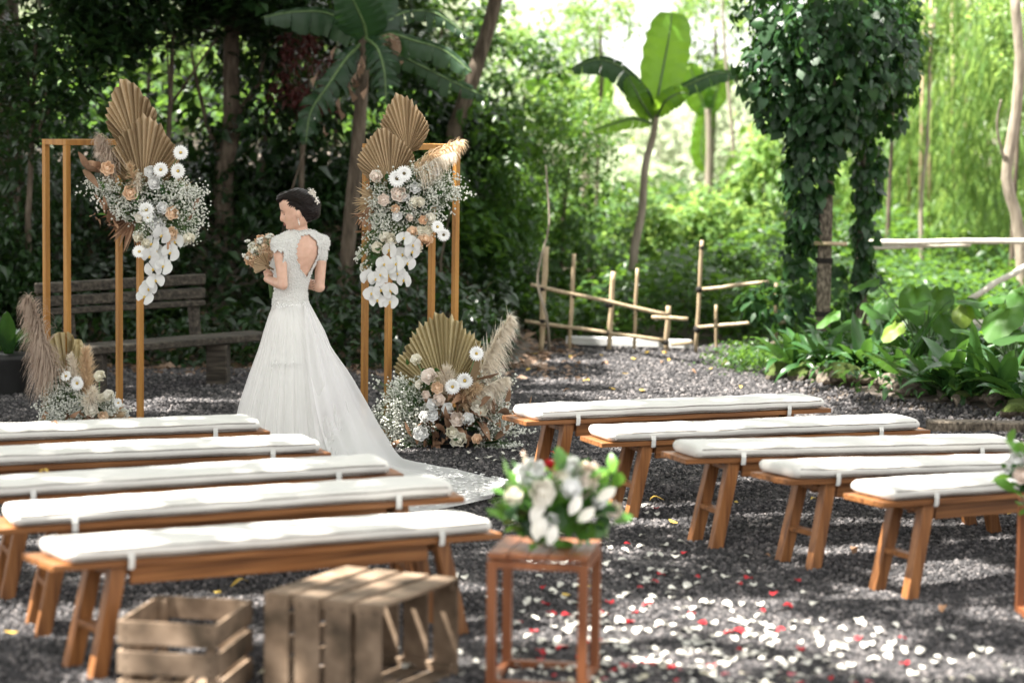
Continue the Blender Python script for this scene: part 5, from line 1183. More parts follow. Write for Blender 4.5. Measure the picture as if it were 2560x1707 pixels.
for a, b, ry in ((1238, 1170, .1), (1222, 1185, .3), (1250, 1215, -.2), (1232, 1225, 0), (1308, 1165, .5), (1325, 1180, .9), (1370, 1130, 1.0), (1260, 1235, .3)): link('pale_leaf', bud1, P1.r, P1.p(a, b+18, -.2), (math.pi/2-.1, 0, 0) if True else 0, .085).rotation_euler = (1.45, ry, 0)
P1.stem((1262, 1180, 0), (1262, 1075, -.05)); P1.stem((1215, 1150, 0), (1204, 1048, 0), .004, 'stem')
for k in range(9): link('snapdragon_bud', FM['blush'][0], P1.r, P1.p(1204+rnd.uniform(-4, 4), 1040+k*6, -.01), face((rnd.uniform(-1, 1), -1, .3)), .018)
link('red_bloom', rose_mesh('red_bloom', M['red'], 3, 5), P1.r, P1.p(1262, 1066, -.07), face((0, -.5, .8)), .06)
P2 = posy(2375, 1085, 10.1, at(2375, 1140, 10.1), 'posy of pale roses and drooping leaves on the stand cut by the right edge', 60, 110, [(2335, 1060, 44, 'white', -.1), (2350, 1090, 40, 'blush', -.15), (2375, 1060, 44, 'white', -.1), (2345, 1035, 36, 'cream', -.05)], ng=46)
# ------------------------------------------------------------------ the bride
YB = 14.6; u_ = YB/5553
O_ = at(690, 1060, YB); O_.z = 0
def q_(x, y, dd=0.0): return at(x, y, YB+dd)-O_
fv = Vector((-.64, .77, 0)); rv = Vector((.77, .64, 0))       # facing away to the left; the body's right side
def loft(mb, rings, n=20):
    """rings: (centre, axis a vector, axis b vector)"""
    V = []; Fs = []
    for c, a, b in rings:
        for j in range(n):
            t = 2*math.pi*j/n; V.append(Vector(c)+a*math.cos(t)+b*math.sin(t))
    k = len(rings)
    for i in range(k-1):
        for j in range(n): j2 = (j+1) % n; Fs.append((i*n+j, i*n+j2, (i+1)*n+j2, (i+1)*n+j))
    V.append(Vector(rings[0][0])); V.append(Vector(rings[-1][0])); a_, b_ = len(V)-2, len(V)-1
    for j in range(n): j2 = (j+1) % n; Fs.append((a_, j2, j)); Fs.append((b_, (k-1)*n+j, (k-1)*n+j2))
    mb.add(V, Fs, True)
def limb(mb, pts, rad, n=14):
    mb.tube(pts, rad, n); mb.ball(pts[0], rad[0], 12, 8); mb.ball(pts[-1], rad[-1], 12, 8)
def union(mbs, voxel, smooth=4, name='body'):
    """closed shapes grown together into one skin"""
    o = mbs.build(name, None); md = o.modifiers.new('r', 'REMESH'); md.mode = 'VOXEL'; md.voxel_size = voxel; md.use_smooth_shade = True
    sm = o.modifiers.new('s', 'SMOOTH'); sm.factor = .5; sm.iterations = smooth
    dg = bpy.context.evaluated_depsgraph_get(); ev = o.evaluated_get(dg); me = bpy.data.meshes.new_from_object(ev)
    bpy.data.objects.remove(o); me.name = name; me.polygons.foreach_set('use_smooth', [True]*len(me.polygons)); return me
m, ntb, bs, o_ = newmat('skin'); t = tex(ntb, 'Noise', 30, 3); c = ramp(ntb, t.outputs['Fac'], [(.3, (.58, .35, .25)), (.7, (.68, .43, .32))]); ntb.links.new(c, bs.inputs['Base Color'])
bs.inputs['Roughness'].default_value = .45; bs.inputs['Subsurface Weight'].default_value = .15; bs.inputs['Subsurface Radius'].default_value = (.02, .008, .004); bs.inputs['Subsurface Scale'].default_value = .5; M['skin'] = m
M['hair'] = mat('dark_brown_hair', [(.002, .0012, .001), (.012, .0055, .004)], 18, .42, (14, 2, 14), .6, .003, spec=.22)
M['lips'] = mat('lips', [(.42, .17, .14), (.48, .2, .16)], 30, .4); M['lash_'] = mat('lashes', [(.01, .008, .007), (.02, .015, .012)], 30, .6)
M['pearl'] = mat('pearl_bead', [(.75, .70, .62), (.85, .8, .74)], 40, .2, spec=.8)
M['bead'] = mat('lace_bead', [(.80, .80, .78), (.88, .88, .87)], 40, .15, spec=.9)
m, ntb, bs, o_ = newmat('white_lace'); t = tex(ntb, 'Voronoi', 75); t2 = tex(ntb, 'Noise', 130, 4); c = ramp(ntb, t.outputs['Distance'], [(.0, (.86, .85, .82)), (.9, (.66, .65, .62))]); ntb.links.new(c, bs.inputs['Base Color'])
bs.inputs['Roughness'].default_value = .6; ad = ntb.nodes.new('ShaderNodeMath'); ad.operation = 'ADD'; ntb.links.new(t.outputs['Distance'], ad.inputs[0]); ntb.links.new(t2.outputs['Fac'], ad.inputs[1]); bump(ntb, bs, ad.outputs[0], .8, .006); M['lace'] = m
M['satin'] = mat('white_satin', [(.86, .85, .82), (.90, .89, .87)], 6, .5, None, .1, .004, sheen=.2)
def tulle(name, alpha, cols=(.80, .80, .81)):
    m, nt, bs, o = newmat(name); bs.inputs['Base Color'].default_value = (*cols, 1); bs.inputs['Roughness'].default_value = .8; bs.inputs['Specular IOR Level'].default_value = .1
    tr = nt.nodes.new('ShaderNodeBsdfTranslucent'); tr.inputs['Color'].default_value = (*cols, 1); tp = nt.nodes.new('ShaderNodeBsdfTransparent')
    a = nt.nodes.new('ShaderNodeMixShader'); a.inputs[0].default_value = .4; nt.links.new(bs.outputs[0], a.inputs[1]); nt.links.new(tr.outputs[0], a.inputs[2])
    fr = nt.nodes.new('ShaderNodeLayerWeight'); fr.inputs['Blend'].default_value = .35; mr = nt.nodes.new('ShaderNodeMapRange'); mr.inputs['To Min'].default_value = alpha; mr.inputs['To Max'].default_value = min(1, alpha+.4); nt.links.new(fr.outputs['Facing'], mr.inputs['Value'])
    b = nt.nodes.new('ShaderNodeMixShader'); nt.links.new(mr.outputs[0], b.inputs[0]); nt.links.new(tp.outputs[0], b.inputs[1]); nt.links.new(a.outputs[0], b.inputs[2]); nt.links.new(b.outputs[0], o.inputs[0]); return m
M['tulle'] = tulle('white_tulle', .40, (.90, .89, .88)); M['tulle_train'] = tulle('white_tulle_train', .58, (.90, .89, .89))
person = empty('person', O_, 0, 'woman in a white lace bridal gown with long train, back turned, looking down left', 'person')
# torso
def torso(g=0.0, top=True):
    T_ = [(670, 770, .11, .095), (669, 745, .112, .098), (668, 715, .110, .096), (667, 690, .106, .092), (668, 665, .097, .080), (671, 640, .106, .084), (675, 612, .126, .094), (681, 588, .142, .10), (687, 566, .150, .088), (690, 552, .135, .072), (692, 544, .095, .062), (692, 536, .062, .055)]
    return [(q_(x, y), rv*(a+g), fv*(b+g)) for x, y, a, b in T_]
body = MB(); loft(body, torso(), 24)
# bust, shoulder blades
for s_ in (-1, 1): body.ball(q_(676, 610)+rv*s_*.06+fv*.065, (.055, .055, .06), 12, 8)
SL = q_(690, 560)-rv*.155; SR = q_(690, 560)+rv*.155
for s_ in (SL, SR): body.ball(s_, .048, 12, 8)
EL = q_(650, 655, -.15); ER = q_(734, 659, .07); WL = q_(613, 641, .035); WR = q_(668, 640, .26)
limb(body, [SL, SL.lerp(EL, .3), SL.lerp(EL, .7), EL], [.044, .038, .033, .030]); limb(body, [SR, SR.lerp(ER, .3), SR.lerp(ER, .7), ER], [.044, .038, .033, .030])
limb(body, [EL, EL.lerp(WL, .35), EL.lerp(WL, .8), WL], [.030, .031, .024, .021]); limb(body, [ER, ER.lerp(WR, .35), ER.lerp(WR, .8), WR], [.034, .034, .025, .022])
# neck
N0, N1 = q_(692, 545, 0), q_(686, 508, -.005)
limb(body, [N0, N0.lerp(N1, .5), N1], [.056, .047, .047])
# legs under the gown
for s_ in (-1, 1): limb(body, [q_(670, 770)+rv*s_*.06, q_(670, 900)+rv*s_*.07+fv*.02, q_(668, 1030)+rv*s_*.07, q_(668, 1042)+rv*s_*.07+fv*.09], [.065, .05, .038, .03])
# head: slices with a face profile; hf = where the face points
hf = Vector((-.985, -.10, -.0)).normalized(); hf = (hf+Vector((0, 0, -.24))).normalized(); hs = Vector((0, 0, 1)).cross(hf).normalized(); hu = hf.cross(hs).normalized()
if hu.z < 0: hu = -hu
HC = q_(678, 481, -.01)
prof = [(-.118, .040, .030, .020), (-.112, .066, .042, .035), (-.100, .078, .052, .050), (-.088, .079, .058, .060), (-.075, .078, .062, .068), (-.062, .080, .066, .074), (-.048, .082, .069, .080), (-.030, .084, .072, .086), (-.010, .082, .074, .090), (.010, .083, .076, .094), (.030, .088, .077, .096), (.055, .086, .075, .096), (.080, .075, .066, .086), (.100, .055, .050, .066), (.113, .028, .028, .036)]
V = []; n = 36
for z, fr_, w_, bk in prof:
    for j in range(n):
        a = 2*math.pi*j/n; ca, sa = math.cos(a), math.sin(a); d_ = fr_ if ca > 0 else bk
        x = d_*math.copysign(abs(ca)**.9, ca); y = w_*math.copysign(abs(sa)**.9, sa)
        if ca > .3:
            g = math.exp(-(y/.011)**2); x += g*(.024*math.exp(-((z+.043)/.014)**2)+.012*math.exp(-((z+.022)/.02)**2)+.004*math.exp(-((z+.0)/.014)**2))
            x += math.exp(-(y/.02)**2)*(.008*math.exp(-((z+.069)/.005)**2)+.008*math.exp(-((z+.080)/.005)**2)-.005*math.exp(-((z+.0745)/.003)**2)-.004*math.exp(-((z+.092)/.006)**2)+.006*math.exp(-((z+.106)/.01)**2))
            x -= .012*math.exp(-((abs(y)-.031)/.013)**2-((z+.014)/.012)**2)
            x += .004*math.exp(-((abs(y)-.03)/.02)**2-((z-.008)/.008)**2)
        V.append(HC+hf*x+hs*y+hu*z)
k = len(prof); Fs = [(i*n+j, i*n+(j+1) % n, (i+1)*n+(j+1) % n, (i+1)*n+j) for i in range(k-1) for j in range(n)]
Fs.append(tuple(range(n-1, -1, -1))); Fs.append(tuple((k-1)*n+j for j in range(n)))
if (hs.cross(hu)).dot(hf) < 0: Fs = [tuple(reversed(f)) for f in Fs]
body.add(V, Fs, True)
near = -1 if hs.y > 0 else 1        # side of the head towards the camera
for s_ in (-1, 1): body.ball(HC+hs*s_*.074-hf*.012+hu*(-.028), (.016, .012, .030), 10, 8)
# left hand closed round the stems: palm, four unequal bent fingers, thumb
stem_a, stem_b = q_(604, 604, .07), q_(627, 684, .03); sd_ = (stem_b-stem_a).normalized(); hc = q_(618, 632, .055)
W2 = hc+Vector((.008, -.028, -.012)); limb(body, [WL, WL.lerp(W2, .5), W2], [.021, .022, .021]); body.ball(hc+Vector((.018, -.018, -.004)), (.020, .018, .030), 10, 8)
sidev = sd_.cross(Vector((0, -1, 0))).normalized()
def finger(c0, off, L_, r_, start, span):
    pts = []
    for i in range(5):
        a = start+span*i/4; pts.append(c0+sd_*off+(sidev*math.cos(a)+Vector((0, -1, 0))*math.sin(a))*(.0225+.002*(i == 0)))
    limb(body, pts, [r_, r_, r_*.95, r_*.88, r_*.75], 10)
for k_, (off, L_, r_, span) in enumerate(((-.027, 1, .0078, 3.4), (-.010, 1, .0082, 3.9), (.007, 1, .0078, 3.7), (.023, 1, .0068, 3.0))):
    finger(hc, off, L_, r_, .3, span)
limb(body, [hc+Vector((.020, -.012, .012)), hc+Vector((.006, -.030, .026)), hc+Vector((-.012, -.024, .036))], [.011, .010, .008], 10)
bm_ = union(body, .0042, 3); bm_.materials.append(M['skin']); link('body', bm_, person)
# small marks of the face
def fp_(x, y, z): return HC+hf*x+hs*y*near+hu*z
MB().tube([fp_(.070, .018, -.014), fp_(.071, .028, -.0155), fp_(.064, .040, -.012)], [.002, .0042, .002], 6).build('eyelash', M['lash_'], person)
MB().tube([fp_(.088, .012, .010), fp_(.083, .028, .014), fp_(.070, .044, .008)], [.0018, .0028, .0012], 6).build('eyebrow', M['lash_'], person)
q = MB(); q.ball(fp_(.0835, .004, -.070), (.006, .011, .0036), 8, 6); q.ball(fp_(.0835, .004, -.079), (.006, .010, .0040), 8, 6); q.build('lips', M['lips'], person)
q = MB()
for i, (z, r_) in enumerate(((-.058, .0035), (-.068, .0045), (-.079, .0055), (-.090, .004))): q.ball(fp_(-.004, .082, z), r_, 8, 6)
q.build('earring', M['pearl'], person)
# hair: swept back into a low full bun, fringe lifted off the forehead
hair = MB()
for (x, z, y, rx, rz, ry) in ((-.02, .045, 0, .098, .080, .087), (-.058, .010, 0, .078, .090, .085), (-.085, -.022, 0, .068, .062, .078), (-.060, -.052, .0, .052, .042, .066), (.040, .088, .0, .056, .030, .060), (.068, .080, .016, .032, .018, .034), (.060, .070, -.03, .036, .022, .036), (.004, .050, .046, .046, .042, .034), (-.026, .016, .054, .040, .050, .032), (-.115, .0, 0, .046, .056, .058), (-.040, -.03, .045, .032, .036, .026), (-.098, -.040, 0, .050, .050, .062), (-.07, .03, .03, .06, .06, .06)):
    mm = Matrix((hf, hs*near, hu)).transposed(); hair.ball(HC+hf*x+hs*near*y+hu*z, (rx, ry, rz), 18, 12, mm)
hm = union(hair, .004, 8, 'hair'); 
for v in hm.vertices: # combed ridges
    d = v.co-HC; a = d.dot(hf); b_ = d.dot(hu); v.co += v.normal*(.0022*math.sin(620*(b_*.8+a*.18)+5*noise.noise(d*22))+.003*noise.noise(d*26))
hm.materials.append(M['hair']); ho = link('hair', hm, person)
q = MB()
for i in range(150):
    t0 = rnd.uniform(-.3, 2.6); zz = rnd.uniform(-.05, .10); pts = []
    for s_ in range(9):
        t = s_/8; x = .085-.205*t; z = .088+.012*math.sin(t*2.4)-.145*t**1.7+zz*.2; y = .082*math.sin(math.pi*min(1, .22+t*.7))+.004
        y = math.sqrt(max(.0005, 1-((x+.02)/.135)**2-((z-.0)/.135)**2))*.096
        pts.append(HC+hf*x+hs*near*y+hu*(z+.002*math.sin(i)))
    q.tube(pts, [.0013]*9, 3, False)
q.build('hair_strands', M['hair'], ho); q = MB()
pc = MB()
for i in range(46):
    t = rnd.random(); c = q_(709+22*t+rnd.gauss(0, 3), 440+28*t*t+rnd.gauss(0, 4), -.055-.02*rnd.random())
    if i % 2: pc.ball(c, rnd.uniform(.004, .008), 6, 4)
    else: pc.add(*petal(.012, .014, .002, 0, c, rnd.uniform(0, 6), rnd.uniform(.3, 1.4)), True)
pc.build('hair_flowers', M['pearl'], person)
# bodice: the torso's skin pushed out, cut open at the back
bd = MB(); loft(bd, torso(.009)[2:], 28)
for s_ in (-1, 1): bd.ball(q_(676, 610)+rv*s_*.06+fv*.068, (.062, .062, .066), 12, 8)
for s_, E_ in ((SL, EL), (SR, ER)):
    e_ = s_.lerp(E_, .30); bd.ball(s_, .055, 14, 10); limb(bd, [q_(691, 549)+(s_-q_(690, 560))*.5+Vector((0, 0, .0)), s_+Vector((0, 0, .002)), e_], [.055, .056, .052 if s_ is SL else .047])
limb(bd, [q_(692, 556), q_(692, 534)], [.080, .063])
bdm = union(bd, .0055, 3, 'bodice')
zt, zb_ = q_(709, 538).z, q_(697, 636).z; zhem = q_(668, 706).z; ztop = q_(692, 527).z; c0 = q_(690, 560)
bm = bmesh.new(); bm.from_mesh(bdm); kill = []
for v in bm.verts:
    d = v.co-c0; a = d.dot(rv); b_ = d.dot(fv); t = (zt-v.co.z)/(zt-zb_); wob = .004*math.sin(v.co.z*190+a*120)
    hem = zhem+.010*math.sin(a*95)+.05*min(0, 0)-(.040*math.exp(-(a/.035)**2) if b_ < 0 else 0)
    if v.co.z < hem or v.co.z > ztop+.003*math.sin(a*200+b_*150): kill.append(v); continue
    if 0 < t < 1 and b_ < .0:
        w_ = .082*max(0, math.sin(math.pi*min(1, t**.8*1.0)))**.62 if t < .5 else .082*(1-((t-.5)/.5)**1.5)
        if abs(a) < w_+wob: kill.append(v); continue
    # under the arms the cap sleeve ends with a scalloped edge
    for s_, sg in ((SL, -1), (SR, 1)):
        e = (v.co-s_); out_ = e.dot(rv)*sg
        if out_ > .012 and e.z < -.040-.006*math.sin(v.co.x*160): kill.append(v); break
bmesh.ops.delete(bm, geom=list(set(kill)), context='VERTS'); bm.to_mesh(bdm); bm.free(); bdm.materials.append(M['lace'])
bo = link('bodice', bdm, person)
# beads and little lace flowers sewn on
vs = [v for v in bdm.vertices]; q = MB(); rr_ = random.Random(3)
for v in rr_.sample(vs, min(len(vs), 1500)):
    q.ball(v.co+v.normal*.002, rr_.uniform(.0016, .0036), 5, 3)
tag(q.build('beading', M['bead'], bo), kind='stuff')
q = MB(); edge = [e for e in (lambda b: (b.from_mesh(bdm), [((e.verts[0].co+e.verts[1].co)/2).copy() for e in b.edges if e.is_boundary])[1])(bmesh.new())]
for c in rr_.sample(edge, min(len(edge), 420)): q.ball(c, rr_.uniform(.003, .0062), 6, 4)
tag(q.build('scalloped_edge', M['lace'], bo), kind='stuff')
# lacing down the back
q = MB(); sp0 = c0-fv*.105
for i in range(13):
    t = i/12; c = q_(697+7*t, 640+64*t, -.0)-fv*(.093+.02*t)-Vector((0, 0, 0))
    q.tube([c+rv*(-.008), c+rv*.008+Vector((0, 0, .004))], .0013, 4)
q.tube([q_(700, 665)-fv*.10, q_(704, 700)-fv*.125, q_(707, 722)-fv*.14], .0018, 5); q.build('lacing', M['lash_'], person)
# gown skirt: silhouettes read at several heights
def sk(rows, nf, amp, m, name, seedf, n=200, zlift=0):
    V = []; Fs = []; k = len(rows)
    import bisect
    fine = []; 
    for i in range(k-1):
        for s_ in range(6): t = s_/6; fine.append([a*(1-t)+b*t for a, b in zip(rows[i], rows[i+1])])
    fine.append(list(rows[-1])); K = len(fine)
    for i, (y, l, r, dd, ry) in enumerate(fine):
        cx_ = (l+r)/2; c = q_(cx_, y, dd); rx = (r-l)/2*(YB+dd)/5553; t = i/(K-1)
        if i == K-1: c.z = .008
        for j in range(n):
            a = 2*math.pi*j/n; f_ = 1+amp*t**.8*(math.sin(a*nf+seedf+1.2*math.sin(a*3))+.5*math.sin(a*nf*1.7+2*seedf+t*1.5))*.5
            V.append(c+Vector((rx*math.cos(a)*f_, ry*math.sin(a)*f_, 0)))
    for i in range(K-1):
        for j in range(n): j2 = (j+1) % n; Fs.append((i*n+j, (i+1)*n+j, (i+1)*n+j2, i*n+j2))
    me = np_mesh(name, np.array(V), np.array(Fs), m); return link(name, me, person)
sk([(692, 638, 703, 0, .095), (706, 632, 708, 0, .115), (740, 617, 724, 0, .17), (800, 606, 740, 0, .23), (860, 592, 757, 0, .30), (940, 574, 780, 0, .38), (1060, 556, 810, 0, .46)], 17, .09, M['satin'], 'skirt', .5)
sk([(692, 631, 709, 0, .118), (720, 619, 723, 0, .155), (760, 607, 742, 0, .20), (800, 596, 757, 0, .24), (860, 575, 784, 0, .31), (920, 556, 806, 0, .38), (980, 543, 830, 0, .46), (1062, 530, 868, 0, .56)], 21, .085, M['tulle'], 'overskirt', 1.7)
sk([(694, 632, 710, -.01, .12), (760, 611, 745, -.02, .20), (860, 583, 782, -.02, .31), (960, 560, 815, -.03, .42), (1064, 545, 850, -.05, .52)], 29, .09, M['tulle'], 'overskirt', 4.1)
# train: sheet between the far edge and the near edge, falling and then lying on the gravel
def curve(P_, t):
    t = t*(len(P_)-1); a = int(min(t, len(P_)-2)); f = t-a; p0 = P_[max(a-1, 0)]; p1 = P_[a]; p2 = P_[a+1]; p3 = P_[min(a+2, len(P_)-1)]
    return .5*((2*p1)+(-p0+p2)*f+(2*p0-5*p1+4*p2-p3)*f*f+(-p0+3*p1-3*p2+p3)*f**3)
def g0(x, y, z=.035): return gnd(x, y, z)-O_
def train(far, near_, m, name, nf, amp, seed):
    nu, nv = 64, 60
    def fn(u, v):
        u = max(0.0, min(1.0, u)); v = max(0.0, min(1.0, v))
        a, b = curve(far, u), curve(near_, u); p = a.lerp(b, v)
        belly = math.sin(math.pi*v)*max(0, 1-u)**.6*.10*math.sin(math.pi*min(1, u*1.6))
        w_ = amp*u**.7*math.sin(v*nf+seed+.9*math.sin(u*3+v*4))*(1 if p.z > .12 else .35)
        nrm = Vector((.45, -.75, .35)) if p.z > .12 else Vector((0, 0, 1))
        p = p+nrm.normalized()*(w_+belly)
        if p.z < .055: p.z = max(p.z, .036+.010*(1+math.sin(v*nf*1.3+u*9))+.006*noise.noise(p*9))
        return p
    q = MB(); q.grid(fn, nu, nv); return q.build(name, m, person)
far1 = [q_(706, 690, .02), q_(733, 745, .06), q_(762, 800, .08), q_(802, 858, .10), q_(838, 920, .10), q_(884, 1000, .06), g0(936, 1062), g0(1040, 1084), g0(1168, 1112)]
near1 = [q_(700, 696, -.10), q_(704, 770, -.20), q_(712, 850, -.30), q_(726, 940, -.42), q_(750, 1030, -.52), g0(800, 1140), g0(880, 1175), g0(1000, 1172), g0(1128, 1146)]
train(far1, near1, M['tulle_train'], 'train', 26, .018, 0.3)
far2 = [q_(704, 690, .0), q_(722, 750, .0), q_(744, 810, .0), q_(776, 870, .0), q_(812, 940, -.02), q_(856, 1015, -.05), g0(915, 1080), g0(1020, 1105), g0(1120, 1125)]
near2 = [q_(698, 696, -.12), q_(700, 780, -.22), q_(706, 860, -.32), q_(716, 950, -.44), q_(735, 1040, -.54), g0(780, 1130), g0(860, 1160), g0(970, 1160), g0(1090, 1145)]
train(far2, near2, M['tulle'], 'train', 19, .022, 2.2)
q = MB()            # lace flowers along the end of the train
for i in range(620):
    u = rnd.uniform(.80, 1); v = rnd.random()
    if i < 260: u = .985+.012*math.sin(i)
    a, b = curve(far1, u), curve(near1, u); p = a.lerp(b, v); p.z = .058+rnd.uniform(0, .006); q.ball(p, (rnd.uniform(.006, .015), rnd.uniform(.006, .015), .003), 6, 3)
tag(q.build('train_lace', M['bead'], person), kind='stuff')
q = MB()
for i in range(110):
    x = rnd.uniform(632, 700); p = q_(x, 826+.02*(x-665)**1+rnd.gauss(0, 3), 0); 
    t = (x-672)/82; p.y = q_(x, 826).y-math.sqrt(max(0, 1-t*t))*.275-.006; q.ball(p, rnd.uniform(.002, .0045), 6, 4)
for i in range(120):
    a = rnd.uniform(3.5, 5.9); p = q_(670, 703+rnd.gauss(0, 5), 0)+Vector((math.cos(a)*.112, math.sin(a)*.133, 0)); q.ball(p, rnd.uniform(.003, .007), 6, 4)
tag(q.build('skirt_beading', M['bead'], person), kind='stuff')
# her bouquet
BQ = Arr('bridal_bouquet', YB+.08, q_(604, 600, .07)+O_, 'bridal bouquet of peach roses round a small brown palm fan in her hand', 'bouquet')
for x, y, sz in ((588, 573, 28), (605, 566, 30), (622, 574, 26), (634, 562, 26), (612, 584, 28), (626, 590, 22), (580, 592, 26), (575, 600, 22), (590, 608, 22), (598, 555, 22), (618, 553, 24), (640, 575, 22)): BQ.rose(x, y-2, sz*1.15, 'peach' if (x+y) % 3 else 'cream', -.06)
BQ.breath([(590, 553, 16, 8, 60), (620, 545, 14, 6, 40), (572, 580, 8, 12, 40)], origin=(605, 590))
BQ.fan((618, 614), (584, 596), 1, 'palm', .95, 16, -.15, .15, cup=.1, ddt=-.05)
q = MB()
for i in range(9):
    o1 = Vector((rnd.gauss(0, .007), rnd.gauss(0, .007), 0)); q.tube([stem_a+o1+O_-BQ.o, hc+o1*.6+O_-BQ.o, stem_b+o1*1.6+O_-BQ.o], .003, 5)
q.build('stems', M['stem'], BQ.r)
# ------------------------------------------------------------------ petals and leaves on the gravel
def flatpetal(name, m, seed):
    rr = random.Random(seed); V = [(0, 0, .12)]; k = 8
    for i in range(k):
        a = 2*math.pi*i/k; r_ = 1*(1-.22*max(0, -math.cos(a)))*(1+rr.uniform(-.12, .12)); V.append((r_*math.cos(a)*.85, r_*math.sin(a), .25*math.sin(a*2+seed)+rr.uniform(0, .25)))
    me = bpy.data.meshes.new(name); me.from_pydata(V, [], [(0, 1+i, 1+(i+1) % k) for i in range(k)]); me.materials.append(m); me.polygons.foreach_set('use_smooth', [True]*k); me.update(); return me
PT = {c: [flatpetal('petal', M[c], s_) for s_ in range(3)] for c in ('strewn', 'strewncream', 'red', 'pinkpet')}
def dens(x, y):
    cx_ = .72 if y < 10.4 else .72-.16*(y-10.4); w_ = .8 if y < 9.6 else .66 if y < 10.2 else max(.3, .62-.16*(y-10.2)); return math.exp(-((x-cx_)/w_)**2)*(1.15 if y < 10.3 else .6)
pp = []
tries = 0
while len(pp) < 740 and tries < 90000:
    tries += 1; y = 8.3+(rnd.random()**1.25)*6.6; x = rnd.uniform(-1.0, 2.3)
    if rnd.random() > dens(x, y)*(.5+.7*noise.noise(Vector((x*2.2, y*1.4, 4)))+.35)*(1 if y < 11.5 else .55): continue
    if y > 13.9 and not (-.7 < x < .6): continue
    pp.append((x, y))
pp.sort(key=lambda p: p[1]); big, small = pp[:300], pp[300:]
glab = {'strewn': ('small white rose petal lying on the grey gravel of the aisle', 'white rose petals strewn on the gravel'), 'strewncream': ('small cream rose petal lying on the grey gravel of the aisle', 'cream rose petals strewn on the gravel'),
        'red': ('small deep red rose petal lying on the grey gravel of the aisle', 'red rose petals strewn on the gravel'), 'pinkpet': ('small pink rose petal lying on the grey gravel of the aisle', 'pink rose petals strewn on the gravel')}
for x, y in big:
    c = rnd.choices(('strewn', 'strewncream', 'red', 'pinkpet'), (58, 28, 10, 4))[0]
    o = link('rose_petal', PT[c][rnd.randrange(3)], None, (x, y, terrain_z(x, y)+rnd.uniform(.016, .03)), (rnd.uniform(-.4, .4), rnd.uniform(-.4, .4), rnd.uniform(0, 6.28)), (rnd.uniform(.013, .024), rnd.uniform(.012, .022), .016))
    tag(o, glab[c][0], 'petal', glab[c][1])
q = {c: MB() for c in ('strewn', 'red')}
for x, y in small:
    c = 'red' if rnd.random() < .14 else 'strewn'; me = PT[c][rnd.randrange(3)]; mm = Matrix.Rotation(rnd.uniform(0, 6.28), 3, 'Z') @ Matrix.Rotation(rnd.uniform(-.4, .4), 3, 'X'); s_ = rnd.uniform(.017, .028)
    q[c].add([mm @ (v.co*s_)+Vector((x, y, .022)) for v in me.vertices], [tuple(p.vertices) for p in me.polygons], True)
for c in q: tag(q[c].build('strewn_petals', M[c]), kind='stuff')
# fallen leaves, each lying where the photograph shows one
def curled(name, m, seed, w_=.45):
    me = oval_mesh(name, m, .5, w_)
    for v in me.vertices: v.co.z += .12*math.sin(v.co.y*5+seed)+.25*v.co.x*v.co.x; v.co.y -= .5
    return me
CL_ = {'y': [curled('fallen_leaf', M['yleaf'], k) for k in range(3)], 'b': [curled('fallen_leaf', M['bleaf'], k+5) for k in range(3)]}
def c3a(a, b): return (a/1.8375*.91875, (854+b/1.8375)*.91875)
def c3b(a, b): return ((1280+a/1.8375)*.91875, (854+b/1.8375)*.91875)
def cfl(k, p, s_, lab, grp):
    g_ = gnd(*p, .02); o = link('fallen_leaf', CL_[k][rnd.randrange(3)], None, (g_.x, g_.y, terrain_z(g_.x, g_.y)+.022), (rnd.uniform(-.2, .2), rnd.uniform(-.2, .2), rnd.uniform(0, 6.28)), s_*.85); tag(o, lab, 'leaf', grp)
for k, p, s_, lab in (('y', c3a(1100, 1118), .11, 'orange-yellow leaf on the gravel between the crates and the nearest left bench'), ('y', c3a(1000, 1160), .085, 'yellow leaf on the gravel just behind the rim of the upright crate'), ('y', c3a(50, 1335), .07, 'small ochre leaf on the gravel in the lower left corner'),
    ('y', c3b(665, 730), .10, 'yellow leaf on the gravel behind the second right bench'), ('y', c3b(1030, 740), .06, 'small yellow leaf on the gravel under the third right bench'), ('y', c3b(740, 832), .08, 'yellow-brown leaf on the gravel left of the third right bench legs'), ('y', c3b(445, 600), .12, 'long yellow leaf on the gravel left of the second right bench leg'),
    ('b', c3b(1570, 965), .10, 'orange-brown leaf on the gravel left of the nearest right bench'), ('y', c3b(330, 1130), .08, 'yellow-green leaf on the gravel left of the front stand leg'), ('y', c3b(1385, 722), .06, 'small yellow leaf beside the fourth right bench'),
    ('b', c3b(1980, 1230), .09, 'brown leaf on the shaded gravel right of the nearest right bench leg'), ('y', c3b(2290, 790), .07, 'yellow leaf on the gravel by the right stand'), ('y', c3b(250, 1170), .09, 'orange leaf among the petals behind the stand'), ('b', c3b(1170, 985), .05, 'small brown leaf in front of the third bench right legs')):
    cfl(k, p, s_, lab, None)
far = [(100, 60), (90, 80), (270, 72), (410, 65), (425, 102), (560, 80), (620, 52), (690, 95), (720, 85), (905, 128), (160, 142), (600, 225), (460, 218), (830, 140), (340, 178), (520, 150), (980, 100), (700, 55), (75, 130), (250, 230), (1050, 210), (1120, 260)]
for i, (a, b) in enumerate(far):
    k = 'b' if i % 3 == 1 else 'y'; cfl(k, c3b(a, b), rnd.uniform(.06, .11), ('brown' if k == 'b' else 'yellow')+' fallen leaf on the gravel in front of the bamboo fence', ('brown' if k == 'b' else 'yellow')+' leaves lying on the far gravel')
